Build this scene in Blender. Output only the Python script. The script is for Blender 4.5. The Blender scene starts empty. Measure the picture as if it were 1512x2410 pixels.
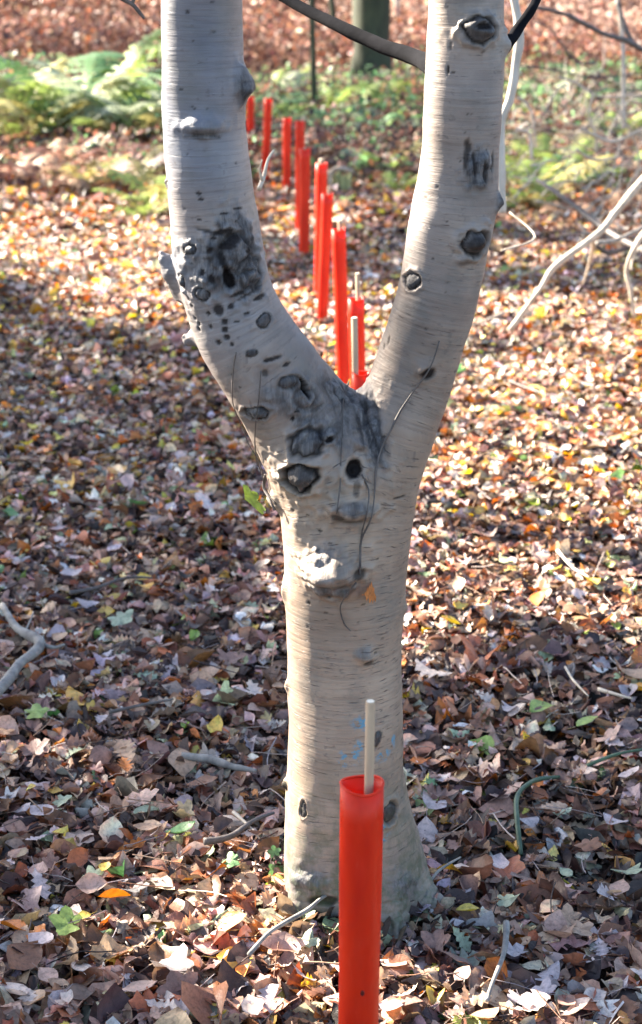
import bpy, math, random
import numpy as np
from mathutils import Vector, Matrix, noise

rnd = random.Random(7)
rng = np.random.default_rng(11)
C = bpy.context.scene.collection

# ---------------------------------------------------------------- camera, light, exposure
F = 4200.0            # focal length in units of a 1512 x 2410 frame
CX, CY = 756.0, 1205.0
H = 1.6
PITCH = math.radians(18.8)
SP, CP = math.sin(PITCH), math.cos(PITCH)
cam_d = bpy.data.cameras.new('camera'); cam = bpy.data.objects.new('camera', cam_d); C.objects.link(cam)
cam.location = (0, 0, H); cam.rotation_euler = (math.pi/2 - PITCH, 0, 0)
cam_d.sensor_fit = 'VERTICAL'; cam_d.sensor_height = 36; cam_d.lens = 36*F/2410
cam_d.clip_start = 0.05; cam_d.clip_end = 600
cam_d.dof.use_dof = True; cam_d.dof.focus_distance = 2.85; cam_d.dof.aperture_fstop = 6
bpy.context.scene.camera = cam

SUN_EL = math.radians(31); SUN_AZ = math.radians(-57)      # azimuth from +Y towards +X
SUN = Vector((math.sin(SUN_AZ)*math.cos(SUN_EL), math.cos(SUN_AZ)*math.cos(SUN_EL), math.sin(SUN_EL)))
w = bpy.data.worlds.new('World'); bpy.context.scene.world = w; w.use_nodes = True
nt = w.node_tree; nt.nodes.clear()
sky = nt.nodes.new('ShaderNodeTexSky'); sky.sky_type = 'NISHITA'; sky.sun_disc = False
sky.sun_elevation = SUN_EL; sky.sun_rotation = SUN_AZ; sky.altitude = 50; sky.dust_density = 1.2
bg = nt.nodes.new('ShaderNodeBackground'); bg.inputs['Strength'].default_value = 0.052
wo = nt.nodes.new('ShaderNodeOutputWorld')
nt.links.new(sky.outputs[0], bg.inputs[0]); nt.links.new(bg.outputs[0], wo.inputs[0])
sun_d = bpy.data.lights.new('sun', 'SUN'); sun_d.energy = 5.0; sun_d.angle = math.radians(0.5); sun_d.color = (1.0, 0.885, 0.73)
sun = bpy.data.objects.new('sun', sun_d); C.objects.link(sun)
sun.rotation_euler = SUN.to_track_quat('Z', 'Y').to_euler()
vs = bpy.context.scene.view_settings
vs.view_transform = 'Standard'; vs.look = 'None'; vs.gamma = 1; vs.exposure = 3.1
try: vs.use_curve_mapping = False
except Exception: pass
bpy.context.scene.cycles.use_denoising = True

# ---------------------------------------------------------------- geometry helpers
def ray(x, y):
    a, b = (x-CX)/F, (CY-y)/F
    return Vector((a, CP + b*SP, -SP + b*CP))
def at(x, y, Y):
    r = ray(x, y); return Vector((0, 0, H)) + r*(Y/r.y)
def depth_scale(y, Y):                       # metres per frame unit at ground distance Y
    return (Y/ray(CX, y).y)/F
def gz(x, y):
    """height of the woodland floor"""
    h = 0.018*math.sin(x*1.7+.4)*math.cos(y*1.3) + 0.01*math.sin(x*4.1+y*3.3)
    far = max(0.0, y-17); far2 = max(0.0, min(y, 38)-21.5)
    h += .035*min(far, 20) + .22*far2
    if far > 0: h += 0.07*math.sin(x*.6+1)*min(1, far/4)
    return h
def gzv(x, y):
    h = 0.018*np.sin(x*1.7+.4)*np.cos(y*1.3) + 0.01*np.sin(x*4.1+y*3.3)
    far = np.maximum(0, y-17); far2 = np.maximum(0, np.minimum(y, 38)-21.5)
    return h + .035*np.minimum(far, 20) + .22*far2 + .07*np.sin(x*.6+1)*np.minimum(1, far/4)
def ground(x, y):
    r = ray(x, y); t = 1.5
    while t < 120:
        p = Vector((0, 0, H)) + r*t
        if p.z <= gz(p.x, p.y): return p
        t += .02 if t < 15 else .1
    return p
def link(name, me, m=None, parent=None, loc=None):
    o = bpy.data.objects.new(name, me); C.objects.link(o)
    if m is not None and not me.materials: me.materials.append(m)
    if parent is not None: o.parent = parent
    if loc is not None: o.location = loc
    return o
def tag(o, label=None, cat=None, group=None, kind=None):
    if label: o['label'] = label
    if cat: o['category'] = cat
    if group: o['group'] = group
    if kind: o['kind'] = kind
    return o
def empty(name, loc, label, cat, group=None):
    o = bpy.data.objects.new(name, None); C.objects.link(o); o.location = loc; o.empty_display_size = .1
    return tag(o, label, cat, group)
def mesh_np(name, V, T, col=None, smooth=True, extra=None):
    me = bpy.data.meshes.new(name)
    V = np.ascontiguousarray(V, dtype=np.float32).reshape(-1, 3); T = np.ascontiguousarray(T, dtype=np.int32)
    k = T.shape[1]
    me.vertices.add(len(V)); me.vertices.foreach_set('co', V.ravel())
    me.loops.add(T.size); me.loops.foreach_set('vertex_index', T.ravel())
    me.polygons.add(len(T)); me.polygons.foreach_set('loop_start', np.arange(0, T.size, k, dtype=np.int32))
    me.polygons.foreach_set('loop_total', np.full(len(T), k, dtype=np.int32))
    me.polygons.foreach_set('use_smooth', np.full(len(T), smooth))
    me.update(calc_edges=True)
    if col is not None:
        a = me.color_attributes.new('Col', 'FLOAT_COLOR', 'POINT')
        c = np.ones((len(V), 4), dtype=np.float32); c[:, :3] = col.reshape(-1, 3)
        a.data.foreach_set('color', c.ravel())
    return me
def smooth_path(P, R, n):
    """Catmull-Rom through points P with radii R"""
    P = [Vector(p) for p in P]; out = []; rr = []
    m = len(P)
    for i in range(m-1):
        p0, p1, p2, p3 = P[max(i-1, 0)], P[i], P[i+1], P[min(i+2, m-1)]
        r0, r1, r2, r3 = R[max(i-1, 0)], R[i], R[i+1], R[min(i+2, m-1)]
        for k in range(n):
            t = k/n
            f = lambda a, b, c, d: .5*((2*b)+(-a+c)*t+(2*a-5*b+4*c-d)*t*t+(-a+3*b-3*c+d)*t**3)
            out.append(Vector((f(p0.x, p1.x, p2.x, p3.x), f(p0.y, p1.y, p2.y, p3.y), f(p0.z, p1.z, p2.z, p3.z))))
            rr.append(max(f(r0, r1, r2, r3), 1e-4))
    out.append(P[-1]); rr.append(R[-1])
    return out, rr
def tube_vf(P, R, ns=8, wob=0.0, v0=0):
    V = []; Q = []
    n = len(P); prev = None
    for i in range(n):
        d = (P[min(i+1, n-1)] - P[max(i-1, 0)]).normalized()
        if prev is None:
            a = d.orthogonal().normalized()
        else:
            a = (prev - d*prev.dot(d))
            a = a.normalized() if a.length > 1e-6 else d.orthogonal().normalized()
        prev = a; b = d.cross(a)
        for k in range(ns):
            t = 2*math.pi*k/ns
            r = R[i]*(1+wob*noise.noise(Vector((math.cos(t)*1.3, math.sin(t)*1.3, i*.35+P[0].x*9))))
            V.append(P[i]+a*(math.cos(t)*r)+b*(math.sin(t)*r))
    for i in range(n-1):
        for k in range(ns):
            k2 = (k+1) % ns
            Q.append((v0+i*ns+k, v0+i*ns+k2, v0+(i+1)*ns+k2, v0+(i+1)*ns+k))
    c0 = len(V); V.append(P[0]); V.append(P[-1])
    for k in range(ns):
        k2 = (k+1) % ns
        Q.append((v0+c0, v0+k2, v0+k)); Q.append((v0+c0+1, v0+(n-1)*ns+k, v0+(n-1)*ns+k2))
    return V, Q
def tube_mesh(name, P, R, n=6, ns=8, wob=.12):
    p, r = smooth_path(P, R, n)
    V, Q = tube_vf(p, r, ns, wob)
    me = bpy.data.meshes.new(name); me.from_pydata([tuple(v) for v in V], [], Q)
    for pl in me.polygons: pl.use_smooth = True
    return me

# ---------------------------------------------------------------- materials
def new_mat(name):
    m = bpy.data.materials.new(name); m.use_nodes = True
    n = m.node_tree; b = n.nodes['Principled BSDF']; return m, n, b
def ramp(n, pts, fac=None):
    r = n.nodes.new('ShaderNodeValToRGB'); e = r.color_ramp.elements
    e[0].position, e[0].color = pts[0][0], (*pts[0][1], 1)
    e[1].position, e[1].color = pts[-1][0], (*pts[-1][1], 1)
    for p, c in pts[1:-1]:
        q = e.new(p); q.color = (*c, 1)
    if fac is not None: n.links.new(fac, r.inputs[0])
    return r
def tex(n, kind, scale, coord, detail=4, rough=.6, mapping=None):
    t = n.nodes.new('ShaderNodeTex'+kind); t.inputs['Scale'].default_value = scale
    if kind == 'Noise':
        t.inputs['Detail'].default_value = detail; t.inputs['Roughness'].default_value = rough
    if mapping:
        mp = n.nodes.new('ShaderNodeMapping'); mp.inputs['Scale'].default_value = mapping
        n.links.new(coord, mp.inputs[0]); coord = mp.outputs[0]
    n.links.new(coord, t.inputs['Vector']); return t
def mixc(n, a, b, fac, mode='MIX'):
    x = n.nodes.new('ShaderNodeMix'); x.data_type = 'RGBA'; x.blend_type = mode
    for s, v in ((x.inputs[0], fac), (x.inputs[6], a), (x.inputs[7], b)):
        if hasattr(v, 'is_output'): n.links.new(v, s)
        elif isinstance(v, (int, float)): s.default_value = v
        else: s.default_value = (*v, 1)
    return x.outputs[2]
def math_n(n, op, a, b=None):
    x = n.nodes.new('ShaderNodeMath'); x.operation = op
    for i, v in enumerate((a, b)):
        if v is None: continue
        if hasattr(v, 'is_output'): n.links.new(v, x.inputs[i])
        else: x.inputs[i].default_value = v
    return x.outputs[0]

def leaf_mat(name, transl=.25, rough=.45, spec=.4, nscale=140, sat_=1.25):
    m, n, b = new_mat(name)
    a = n.nodes.new('ShaderNodeAttribute'); a.attribute_name = 'Col'
    g = n.nodes.new('ShaderNodeNewGeometry')
    nz = tex(n, 'Noise', nscale, g.outputs['Position'], 3, .7)
    rp = ramp(n, [(.3, (.62, .60, .58)), (.5, (1, 1, 1)), (.72, (1.25, 1.2, 1.15))], nz.outputs[0])
    c = mixc(n, a.outputs['Color'], rp.outputs[0], 1.0, 'MULTIPLY')
    n.links.new(c, b.inputs['Base Color']); b.inputs['Roughness'].default_value = rough
    b.inputs['Specular IOR Level'].default_value = spec
    tr = n.nodes.new('ShaderNodeBsdfTranslucent')
    sat = n.nodes.new('ShaderNodeHueSaturation'); sat.inputs['Saturation'].default_value = sat_; sat.inputs['Value'].default_value = 1.1
    n.links.new(c, sat.inputs['Color']); n.links.new(sat.outputs[0], tr.inputs[0])
    mx = n.nodes.new('ShaderNodeMixShader'); mx.inputs[0].default_value = transl
    n.links.new(b.outputs[0], mx.inputs[1]); n.links.new(tr.outputs[0], mx.inputs[2])
    n.links.new(mx.outputs[0], n.nodes['Material Output'].inputs[0])
    bp = n.nodes.new('ShaderNodeBump'); bp.inputs['Strength'].default_value = .35; bp.inputs['Distance'].default_value = .004
    n.links.new(nz.outputs[0], bp.inputs['Height']); n.links.new(bp.outputs[0], b.inputs['Normal'])
    return m
M_LEAF = leaf_mat('dry_leaf')
M_FERN = leaf_mat('fern_leaf', .35, .5, .3, 60, 1.0)
M_CANOPY = leaf_mat('canopy_leaf', .3, .5, .3, 60)

def soil_mat():
    m, n, b = new_mat('leaf_mould'); tc = n.nodes.new('ShaderNodeTexCoord').outputs['Object']
    n1 = tex(n, 'Noise', 30, tc, 6, .7); v = tex(n, 'Voronoi', 17, tc)
    r1 = ramp(n, [(.3, (.012, .009, .008)), (.55, (.045, .03, .022)), (.75, (.12, .07, .045))], n1.outputs[0])
    sep = n.nodes.new('ShaderNodeSeparateColor'); n.links.new(v.outputs['Color'], sep.inputs[0])
    r2 = ramp(n, [(0, (.03, .018, .014)), (.35, (.14, .075, .05)), (.6, (.26, .14, .085)), (.85, (.34, .17, .09)), (1, (.48, .38, .28))], sep.outputs[0])
    g = n.nodes.new('ShaderNodeSeparateXYZ'); n.links.new(tc, g.inputs[0])
    far = n.nodes.new('ShaderNodeMapRange'); far.inputs[1].default_value = 8; far.inputs[2].default_value = 14
    n.links.new(g.outputs[1], far.inputs[0])
    c = mixc(n, r1.outputs[0], r2.outputs[0], far.outputs[0])
    n.links.new(c, b.inputs['Base Color']); b.inputs['Roughness'].default_value = .95
    bp = n.nodes.new('ShaderNodeBump'); bp.inputs['Strength'].default_value = .8; bp.inputs['Distance'].default_value = .02
    n.links.new(n1.outputs[0], bp.inputs['Height']); n.links.new(bp.outputs[0], b.inputs['Normal'])
    return m

def bark_mat():
    m, n, b = new_mat('smooth_beech_bark')
    uv = n.nodes.new('ShaderNodeAttribute'); uv.attribute_name = 'barkuv'; U = uv.outputs['Vector']
    mk = n.nodes.new('ShaderNodeAttribute'); mk.attribute_name = 'Col'
    sm = n.nodes.new('ShaderNodeSeparateColor'); n.links.new(mk.outputs['Color'], sm.inputs[0])
    dark, scar, up = sm.outputs[0], sm.outputs[1], sm.outputs[2]
    big = tex(n, 'Noise', 5, U, 4, .6, (1, 1, .8))
    patch = ramp(n, [(.32, (.185, .138, .105)), (.5, (.272, .208, .160)), (.7, (.36, .288, .225))], big.outputs[0])
    upc = ramp(n, [(.32, (.09, .103, .135)), (.5, (.145, .156, .19)), (.7, (.225, .232, .255))], big.outputs[0])  # bluish shade of the upper stems mixed into their silver-grey bark colour
    base = mixc(n, patch.outputs[0], upc.outputs[0], up)
    # fine horizontal bands
    band = tex(n, 'Noise', 1, U, 5, .65, (9, 9, 190))
    rb = ramp(n, [(.32, (.66, .64, .64)), (.5, (1, 1, 1)), (.7, (1.14, 1.13, 1.1))], band.outputs[0])
    base = mixc(n, base, rb.outputs[0], .7, 'MULTIPLY')
    # dark lenticel dashes, thicker towards the base
    len1 = tex(n, 'Noise', 1, U, 2, .5, (34, 34, 420))
    thr = n.nodes.new('ShaderNodeMapRange'); thr.inputs[1].default_value = 0; thr.inputs[2].default_value = 1
    thr.inputs[3].default_value = .635; thr.inputs[4].default_value = .76
    n.links.new(up, thr.inputs[0])
    d1 = math_n(n, 'SUBTRACT', len1.outputs[0], thr.outputs[0])
    d1 = math_n(n, 'MULTIPLY', d1, 14); d1 = n_clamp(n, d1)
    base = mixc(n, base, (.055, .042, .042), math_n(n, 'MULTIPLY', d1, .8))
    # blotchy pale algae / grey stain
    alg = tex(n, 'Noise', 14, U, 5, .7)
    ra = ramp(n, [(.48, (0, 0, 0)), (.66, (1, 1, 1))], alg.outputs[0])
    base = mixc(n, base, (.12, .125, .12), math_n(n, 'MULTIPLY', ra.outputs[0], .45))
    speck = tex(n, 'Noise', 60, U, 3, .6, (1, 1, 1.6))
    rs = ramp(n, [(.62, (0, 0, 0)), (.70, (1, 1, 1))], speck.outputs[0])
    base = mixc(n, base, (.09, .08, .08), math_n(n, 'MULTIPLY', rs.outputs[0], .45))
    # scar tissue: grey, wrinkled
    wr = tex(n, 'Noise', 1, U, 6, .8, (70, 70, 16))
    wc = ramp(n, [(.36, (.022, .023, .028)), (.5, (.095, .098, .11)), (.66, (.24, .235, .235))], wr.outputs[0])
    base = mixc(n, base, wc.outputs[0], math_n(n, 'MULTIPLY', scar, .95))
    base = mixc(n, base, (.018, .015, .015), dark)
    base = mixc(n, base, (.09, .28, .42), paint_fac(n))
    base = mixc(n, base, (.06, .08, .045), moss_fac(n))
    n.links.new(base, b.inputs['Base Color']); b.inputs['Roughness'].default_value = .55
    n.links.new(math_n(n, 'MULTIPLY_ADD', dark, -.35), b.inputs['Specular IOR Level'])
    b.inputs['Specular IOR Level'].links[0].from_node.inputs[2].default_value = .4
    h = math_n(n, 'ADD', math_n(n, 'MULTIPLY', band.outputs[0], .45), math_n(n, 'MULTIPLY', d1, -.35))
    h = math_n(n, 'ADD', h, math_n(n, 'MULTIPLY', math_n(n, 'MULTIPLY', wr.outputs[0], scar), 2.4))
    h = math_n(n, 'ADD', h, math_n(n, 'MULTIPLY', big.outputs[0], 1.0))
    bp = n.nodes.new('ShaderNodeBump'); bp.inputs['Strength'].default_value = .8; bp.inputs['Distance'].default_value = .004
    n.links.new(h, bp.inputs['Height']); n.links.new(bp.outputs[0], b.inputs['Normal'])
    return m
def n_clamp(n, v):
    c = n.nodes.new('ShaderNodeClamp'); n.links.new(v, c.inputs[0]); return c.outputs[0]
def paint_fac(n):
    a = n.nodes.new('ShaderNodeAttribute'); a.attribute_name = 'paint'
    g = n.nodes.new('ShaderNodeNewGeometry'); t = tex(n, 'Noise', 75, g.outputs['Position'], 3, .7)
    r = ramp(n, [(.48, (0, 0, 0)), (.56, (1, 1, 1))], t.outputs[0])
    return math_n(n, 'MULTIPLY', math_n(n, 'MULTIPLY', a.outputs['Fac'], r.outputs[0]), .9)
def moss_fac(n):
    a = n.nodes.new('ShaderNodeAttribute'); a.attribute_name = 'moss'
    g = n.nodes.new('ShaderNodeNewGeometry'); t = tex(n, 'Noise', 30, g.outputs['Position'], 5, .7)
    r = ramp(n, [(.42, (0, 0, 0)), (.62, (1, 1, 1))], t.outputs[0])
    return math_n(n, 'MULTIPLY', math_n(n, 'MULTIPLY', a.outputs['Fac'], r.outputs[0]), .8)

def wood_mat(name, c1, c2, scale=40, rough=.7, stretch=(1, 1, .12)):
    m, n, b = new_mat(name); tc = n.nodes.new('ShaderNodeTexCoord').outputs['Object']
    t = tex(n, 'Noise', scale, tc, 5, .7, stretch)
    r = ramp(n, [(.3, c1), (.7, c2)], t.outputs[0]); n.links.new(r.outputs[0], b.inputs['Base Color'])
    b.inputs['Roughness'].default_value = rough
    bp = n.nodes.new('ShaderNodeBump'); bp.inputs['Strength'].default_value = .4; bp.inputs['Distance'].default_value = .003
    n.links.new(t.outputs[0], bp.inputs['Height']); n.links.new(bp.outputs[0], b.inputs['Normal']); return m
M_STAKE = wood_mat('cane_wood', (.34, .23, .15), (.48, .35, .23), 60)
M_CUT = wood_mat('cut_wood_end', (.74, .64, .48), (.84, .76, .62), 60)
M_GREY = wood_mat('grey_dead_wood', (.09, .085, .085), (.32, .30, .27), 35, .8, (1, 1, .5))
M_PALE = wood_mat('bleached_twig', (.26, .21, .16), (.60, .52, .42), 30, .7, (1, 1, 1))
M_DARK = wood_mat('dark_wet_twig', (.035, .03, .03), (.13, .11, .10), 40, .6, (1, 1, 1))
M_BRANCH = wood_mat('grey_brown_branch_bark', (.003, .0035, .005), (.011, .011, .014), 30, 1.0, (1, 1, 1))  # near-black: shaded side of the branch put into its colour
M_BRANCH.node_tree.nodes['Principled BSDF'].inputs['Specular IOR Level'].default_value = .08
M_GREEN = wood_mat('green_bramble_skin', (.022, .05, .026), (.07, .12, .062), 40, .5, (1, 1, 1))
M_BACK = wood_mat('mossy_tree_bark', (.014, .018, .011), (.055, .065, .036), 9, .9, (1, 1, .3))
M_SAP = wood_mat('pale_sapling_bark', (.30, .27, .23), (.56, .52, .46), 20, .6, (1, 1, .4))

def red_mat(name, dusty=0.0):
    m, n, b = new_mat(name); tc = n.nodes.new('ShaderNodeTexCoord').outputs['Object']
    t = tex(n, 'Noise', 22, tc, 5, .6, (1, 1, .25)); t2 = tex(n, 'Noise', 90, tc, 3, .6)
    r = ramp(n, [(.3, (.60, .020, .004)), (.6, (.80, .045, .007)), (.8, (.85, .07+.15*dusty, .018+.12*dusty))], t.outputs[0])
    sc = tex(n, 'Noise', 160, tc, 4, .7, (1, 1, .18)); rs = ramp(n, [(.60, (0, 0, 0)), (.72, (1, 1, 1))], sc.outputs[0])
    cc = mixc(n, r.outputs[0], (.85, .16, .08), math_n(n, 'MULTIPLY', rs.outputs[0], .35)); dz = tex(n, 'Noise', 45, tc, 5, .75); rd = ramp(n, [(.62, (0, 0, 0)), (.74, (1, 1, 1))], dz.outputs[0])
    cc = mixc(n, cc, (.16, .05, .03), math_n(n, 'MULTIPLY', rd.outputs[0], .4)); n.links.new(cc, b.inputs['Base Color'])
    rr = ramp(n, [(.35, (.36,)*3), (.7, (.56,)*3)], t2.outputs[0]); n.links.new(rr.outputs[0], b.inputs['Roughness'])
    tr = n.nodes.new('ShaderNodeBsdfTranslucent'); tr.inputs[0].default_value = (.95, .085, .01, 1)
    mx = n.nodes.new('ShaderNodeMixShader'); mx.inputs[0].default_value = .42
    n.links.new(b.outputs[0], mx.inputs[1]); n.links.new(tr.outputs[0], mx.inputs[2])
    n.links.new(mx.outputs[0], n.nodes['Material Output'].inputs[0])
    bp = n.nodes.new('ShaderNodeBump'); bp.inputs['Strength'].default_value = .12; bp.inputs['Distance'].default_value = .002
    n.links.new(t.outputs[0], bp.inputs['Height']); n.links.new(bp.outputs[0], b.inputs['Normal'])
    return m
M_RED = red_mat('red_plastic'); M_RED2 = red_mat('weathered_red_plastic', 1.0)
M_HOLE = new_mat('punched_hole_dark')[0]; M_HOLE.node_tree.nodes['Principled BSDF'].inputs['Base Color'].default_value = (.08, .004, .002, 1)

# ---------------------------------------------------------------- ground
def build_ground():
    k = np.linspace(-1, 1, 141); xs = np.sign(k)*(np.sinh(np.abs(k)*5)/np.sinh(5))*120
    k2 = np.linspace(0, 1, 221); ys = -40 + 0*k2
    ys = np.concatenate([np.linspace(-60, 0, 20)[:-1], np.linspace(0, 12, 120)[:-1], np.linspace(12, 45, 90)[:-1], np.linspace(45, 200, 30)])
    X, Y = np.meshgrid(xs, ys); Z = gzv(X, Y)
    V = np.stack([X, Y, Z-.012], -1).reshape(-1, 3); nx, ny = len(xs), len(ys)
    i = np.arange(nx-1); j = np.arange(ny-1); I, J = np.meshgrid(i, j)
    a = (J*nx+I).ravel(); T = np.stack([a, a+1, a+nx+1, a+nx], -1)
    return tag(link('ground', mesh_np('ground', V, T), soil_mat()), kind='structure')
GROUND = build_ground()

# ---------------------------------------------------------------- leaf templates
def strip_leaf(ws, lobes=None):
    """midrib strip: stations with left, mid, right. unit length along x, returns V, T, isrib"""
    n = len(ws); V = []; rib = []
    for i, wv in enumerate(ws):
        t = i/(n-1)-.5
        V += [(t, wv, 0), (t, 0, 0), (t, -wv, 0)]; rib += [0, 1, 0]
    T = []
    for i in range(n-1):
        a = 3*i; b = a+3
        T += [(a, a+1, b), (a+1, b+1, b), (a+1, a+2, b+1), (a+2, b+2, b+1)]
    return np.array(V, float), np.array(T), np.array(rib, float)
def fan_leaf(radii, cx=0):
    n = len(radii); V = [(cx, 0, 0)]; rib = [1]
    for i, r in enumerate(radii):
        a = 2*math.pi*i/n; V.append((cx+r*math.cos(a), r*math.sin(a), 0)); rib.append(.7 if r > .4 else 0)
    T = [(0, 1+i, 1+(i+1) % n) for i in range(n)]
    return np.array(V, float), np.array(T), np.array(rib, float)
BEECH = strip_leaf([.015, .2, .31, .30, .19, .01])
OVAL = strip_leaf([.02, .28, .33, .2, .01])
OAK = strip_leaf([.02, .07, .17, .10, .25, .14, .30, .16, .24, .10, .04])
SYC = fan_leaf([.5, .42, .33, .42, .50, .42, .30, .38, .40, .26, .12, .26, .40, .38, .30, .42, .50, .42, .33, .42][:20])
SIMPLE = strip_leaf([.03, .30, .26, .02])
KITE = (np.array([(-.5, 0, 0), (0, .32, 0), (.5, 0, 0), (0, -.32, 0), (.02, 0, 0)], float), np.array([(0, 4, 1), (4, 2, 1), (0, 3, 4), (3, 2, 4)]), np.array([0, 0, 0, 0, 1.]))
PAL = {'mauve': (.24, .145, .118), 'brown': (.205, .10, .060), 'dark': (.060, .040, .038), 'tan': (.40, .27, .185), 'pink': (.46, .31, .25),
       'pale': (.60, .50, .44), 'lilac': (.44, .38, .39), 'orange': (.48, .17, .045), 'rust': (.32, .11, .05), 'gold': (.62, .38, .10),
       'yellow': (.62, .47, .10), 'green': (.12, .23, .10), 'lime': (.25, .34, .09), 'sage': (.30, .35, .24), 'russet': (.16, .078, .060), 'straw': (.34, .31, .115), 'peach': (.48, .335, .27)}
PN = list(PAL); PC = np.array([PAL[k] for k in PN])
def weights(**kw): 
    v = np.array([kw.get(k, 0.0) for k in PN]); return v/v.sum()
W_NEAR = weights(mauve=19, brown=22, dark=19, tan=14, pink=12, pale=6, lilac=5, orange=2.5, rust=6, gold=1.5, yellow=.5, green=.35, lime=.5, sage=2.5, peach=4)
W_MID = weights(mauve=12, brown=16, dark=10, tan=21, pink=12, pale=15, lilac=2, orange=5, rust=7, gold=6, yellow=3, green=.6, lime=1, sage=1.5, peach=6)  # sunlight painted in: paler, more golden leaves for the lit middle ground
W_FAR = weights(mauve=14, brown=18, dark=8, tan=18, pink=14, pale=9, lilac=2, orange=8, rust=10, gold=5, yellow=2, green=.6, lime=1, sage=1)
def scatter_mesh(name, tmpl, pos, size, wts, tilt=.42, curl=1.0, colvar=.22, aspect=(.8, 1.2)):
    """many leaves of one template as arrays"""
    V0, T0, rib = tmpl; n = len(pos); k = len(V0)
    x = V0[None, :, 0]; y = V0[None, :, 1]*rng.uniform(*aspect, (n, 1))
    c1 = rng.normal(0, .55, (n, 1))*curl; c2 = rng.normal(.15, .55, (n, 1))*curl; c3 = rng.normal(0, .6, (n, 1))*curl
    z = c1*x*x + c2*np.abs(y) + c3*x*y + rng.normal(0, .035, (n, k))*curl
    L = np.stack([np.broadcast_to(x, (n, k)), y, z], -1)*size[:, None, None]
    th = rng.uniform(0, 2*np.pi, n); ph = rng.uniform(0, 2*np.pi, n); ti = np.abs(rng.normal(0, tilt, n))
    ti = np.where(rng.random(n) < .5, ti, np.pi-ti)
    ax = np.stack([np.cos(ph), np.sin(ph), np.zeros(n)], -1)
    c, s = np.cos(ti)[:, None], np.sin(ti)[:, None]
    # rodrigues about ax after yaw th
    cy, sy = np.cos(th), np.sin(th)
    B = L.copy(); B[..., 0] = L[..., 0]*cy[:, None]-L[..., 1]*sy[:, None]; B[..., 1] = L[..., 0]*sy[:, None]+L[..., 1]*cy[:, None]
    A = ax[:, None, :]; dot = (B*A).sum(-1, keepdims=True); cr = np.cross(np.broadcast_to(A, B.shape), B)
    Rr = B*c[:, None]+cr*s[:, None]+A*dot*(1-c[:, None])
    W = Rr+pos[:, None, :]
    T = (T0[None]+(np.arange(n)*k)[:, None, None]).reshape(-1, 3)
    ci = rng.choice(len(PN), n, p=wts)
    col = PC[ci]*np.exp(rng.normal(0, colvar, (n, 1)))*np.exp(rng.normal(0, .07, (n, 3)))
    col = np.repeat(col[:, None, :], k, 1)*(1+.22*rib[None, :, None])*np.exp(rng.normal(0, .10, (n, k, 1)))
    return W.reshape(-1, 3), T, np.clip(col, 0, .85).reshape(-1, 3)
def combine(name, parts, mat, **kw):
    V = []; T = []; Cc = []; o = 0
    for v, t, c in parts:
        V.append(v); T.append(t+o); Cc.append(c); o += len(v)
    return link(name, mesh_np(name, np.concatenate(V), np.concatenate(T), np.concatenate(Cc)), mat)
TREE_Y = 2.65; TREE_X = at(828, 2150, TREE_Y).x
def zone(y0, y1, n, margin=.95, k=.195):
    y = np.sqrt(rng.uniform(y0**2, y1**2, n)) if y0 > 4 else rng.uniform(y0, y1, n)
    hw = k*y+margin; x = rng.uniform(-1, 1, n)*hw
    d = np.hypot(x-TREE_X, y-TREE_Y); keep = d > .10
    x, y = x[keep], y[keep]; return x, y
def litter(name, y0, y1, n, mix, smin, smax, wts, thick, tilt, label, curl=1.0):
    parts = []
    for tm, share in mix:
        x, y = zone(y0, y1, int(n*share)); m = len(x)
        hum = .5+.5*np.sin(x*6+y*3)*np.cos(y*7-x*2)
        z = gzv(x, y)+rng.uniform(-.004, 1, m)**1.0*thick*(.45+.8*hum)
        sz = rng.uniform(smin, smax, m)*np.exp(rng.normal(0, .18, m))
        sz = sz*np.clip(1.3-.2*(y-1.9), 1, 1.3)
        v, t, c = scatter_mesh(name, tm, np.stack([x, y, z], -1), sz, wts, tilt, curl*1.25, .36)
        darkened = np.clip(rng.normal(.35, .30, m)+.95*(z-gzv(x, y))/(thick*.9), .16, 1.1)      # shade of the gaps painted in: leaves darken towards the pile's bottom
        c = np.clip(c*np.repeat(darkened, len(tm[0]))[:, None], 0, .8); parts.append((v, t, c))
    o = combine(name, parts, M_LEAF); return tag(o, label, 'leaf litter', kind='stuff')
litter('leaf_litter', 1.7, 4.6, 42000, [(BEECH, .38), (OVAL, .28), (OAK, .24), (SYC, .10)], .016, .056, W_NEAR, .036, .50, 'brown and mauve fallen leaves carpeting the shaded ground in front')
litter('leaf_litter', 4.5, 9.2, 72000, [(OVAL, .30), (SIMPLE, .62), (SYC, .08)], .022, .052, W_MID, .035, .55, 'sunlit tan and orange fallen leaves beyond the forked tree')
litter('leaf_litter', 9.0, 13.5, 50000, [(KITE, 1)], .035, .075, W_FAR, .05, .6, 'distant russet fallen leaves among the bracken')

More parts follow.
